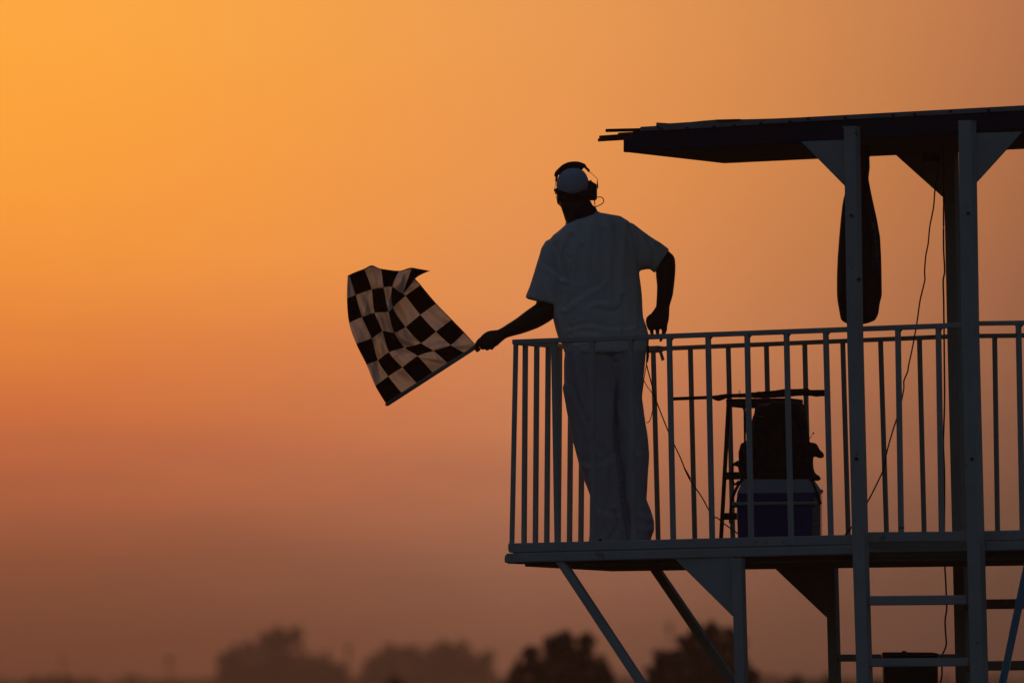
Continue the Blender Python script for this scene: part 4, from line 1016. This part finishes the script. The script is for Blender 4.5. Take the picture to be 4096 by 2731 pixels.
B2 = [(1118, 1508, 14), (1022, 1492, 24), (1048, 1508, 34), (1082, 1522, 26), (1110, 1526, 24), (1112, 1550, 22), (1040, 1555, 48), (1090, 1575, 36), (1000, 1570, 40), (1120, 1520, 12), (1015, 1610, 50), (1080, 1620, 40), (1015, 1484, 14)]
tree(860, B2, 1050, 'hazy broad tree with a peaked crown just left of the stand', leaf=1, dens=1.2)
# right, near and dark
Cc = [(1195, 1538, 24), (1180, 1575, 26), (1222, 1502, 20), (1240, 1530, 30), (1268, 1478, 24), (1300, 1478, 24), (1288, 1510, 36), (1345, 1482, 20), (1335, 1520, 36), (1370, 1530, 30), (1250, 1575, 50), (1320, 1575, 55), (1380, 1570, 30), (1395, 1545, 14), (1345, 1470, 14), (1200, 1600, 40), (1400, 1585, 16)]
tree(170, Cc, 1295, 'dark bushy tree with a knobbly crown under the left corner of the stand', dens=1.5)
Dd = [(1520, 1510, 24), (1508, 1545, 24), (1548, 1520, 28), (1582, 1480, 26), (1612, 1458, 24), (1640, 1446, 18), (1600, 1510, 40), (1650, 1490, 36), (1690, 1480, 28), (1675, 1450, 10), (1560, 1570, 50), (1630, 1560, 60), (1690, 1540, 40), (1712, 1560, 30), (1735, 1580, 14), (1500, 1580, 30), (1470, 1600, 22), (1725, 1545, 12), (1690, 1600, 50)]
tree(165, Dd, 1620, 'dark dense tree behind the diagonal braces under the stand', dens=1.5)
# low ones along the bottom edge
tree(230, [(905, 1572, 14), (885, 1585, 16), (925, 1584, 14), (900, 1610, 26), (935, 1615, 24)], 905, 'top of a small dark bush at the bottom edge below the hazy flat topped tree', 'bush', 'bushes along the bottom edge', name='bush', dens=2)
tree(600, [(80, 1573, 20), (120, 1570, 18), (160, 1568, 18), (195, 1575, 14), (100, 1600, 34), (150, 1600, 34), (190, 1605, 30), (60, 1600, 26)], 125, 'low hazy tree top at the bottom left of the photo', leaf=1)
tree(620, [(372, 1577, 12), (368, 1595, 20), (385, 1600, 18)], 372, 'tiny hazy tree top at the bottom edge right of the far left mast', leaf=1)
tree(240, [(1830, 1572, 18), (1870, 1576, 16), (1905, 1570, 18), (1945, 1578, 16), (1850, 1600, 30), (1910, 1600, 30), (1800, 1590, 20)], 1875, 'low dark bush seen between the posts of the stand', 'bush', 'bushes along the bottom edge', name='bush', dens=2)
tree(235, [(2010, 1575, 16), (2055, 1572, 16), (2095, 1578, 14), (2030, 1600, 28), (2080, 1600, 28)], 2050, 'low dark bush between the rungs of the ladder', 'bush', 'bushes along the bottom edge', name='bush', dens=2)
# the far edge of the field reads as one mass
def far_wood():
    rg = random.Random(5); m = MB(); bm = m.bm
    for k in range(9000):
        x = rg.uniform(-60, 2500); Yd = rg.uniform(930, 960)
        top = 1563 + 8 * noise.noise(Vector((x * .012, 1, 0))) + 5 * noise.noise(Vector((x * .05, 4, 0)))
        y = top + (rg.random() ** .8) * 150
        p = V(*dd(x, y), Yd); s_ = rg.uniform(.5, 1.1)
        a = Vector((rg.gauss(0, 1), rg.gauss(0, 1), rg.gauss(0, 1))).normalized(); e_ = a.orthogonal().normalized(); g_ = a.cross(e_)
        bm.faces.new([bm.verts.new(p + e_ * s_), bm.verts.new(p + g_ * s_), bm.verts.new(p - e_ * s_), bm.verts.new(p - g_ * s_)])
    me = bpy.data.meshes.new('far_wood'); bm.to_mesh(me); bm.free()
    tag(link('far_wood', me, LEAF[1]), 'faint low line of far woods along the horizon', 'wood', kind='stuff')
far_wood()
MAST = material('grey_mast', (.10, .09, .09), .6, .3, .1, 3)
def mast(x, ytop, wpx, Yd, label, headw, headh):
    p = V(*dd(x, ytop), Yd); b = Vector((p.x, p.y, 0)); sc_ = Yd / FPX * 1.7415
    T = thing('light_mast', b, label, 'light mast', 'light masts round the track')
    build(MB().tube([b, p], [wpx * sc_ * .34, wpx * sc_ * .24], 10), 'mast_pole', MAST, T)
    m = MB(); hw, hh = headw * sc_ * .28, headh * sc_ * .7
    for k in range(3):
        z = p.z - hh * k / 2.2
        m.bar(Vector((p.x - hw, p.y, z)), Vector((p.x + hw, p.y, z)), .08, .08, Vector((0, 1, 0)))
    build(m, 'lamp_frame', MAST, T)
    for k in range(2):
        for s_ in range(3):
            c = Vector((p.x - hw + hw * s_, p.y - .2, p.z - hh * (k + .2) / 2.2))
            build(MB().solid([c + Vector((-.13, 0, -.13)), c + Vector((.13, 0, -.13)), c + Vector((.10, 0, .13)), c + Vector((-.10, 0, .13))], Vector((0, .2, 0))), 'lamp', MAST, T)
mast(390, 1510, 9, 940, 'faint hazy floodlight mast left of the leftmost big tree', 22, 14)
mast(145, 1512, 8, 950, 'faint thin mast at the far left of the photo', 12, 8)
mast(800, 1484, 12, 945, 'faint hazy mast between the two hazy groups of trees', 16, 12)
mast(1538, 1434, 10, 900, 'faint hazy mast rising above the dark tree behind the braces', 20, 20)

# ================================================================== haze
hz = MB(); Hs = 1030
hz.solid([Vector((-Hs, -Hs, -1.2)), Vector((Hs, -Hs, -1.2)), Vector((Hs, Hs, -1.2)), Vector((-Hs, Hs, -1.2))], Vector((0, 0, 22)))
hm = bpy.data.materials.new('haze'); hm.use_nodes = True; t_ = hm.node_tree
for x in list(t_.nodes): t_.nodes.remove(x)
pv = t_.nodes.new('ShaderNodeVolumePrincipled'); pv.inputs['Density'].default_value = .0005; pv.inputs['Color'].default_value = (.90, .80, .95, 1); pv.inputs['Anisotropy'].default_value = .6
t_.links.new(pv.outputs[0], t_.nodes.new('ShaderNodeOutputMaterial').inputs['Volume'])
ho = build(hz, 'haze', hm); tag(ho, 'thin dusk haze over the whole field', 'haze', kind='stuff')
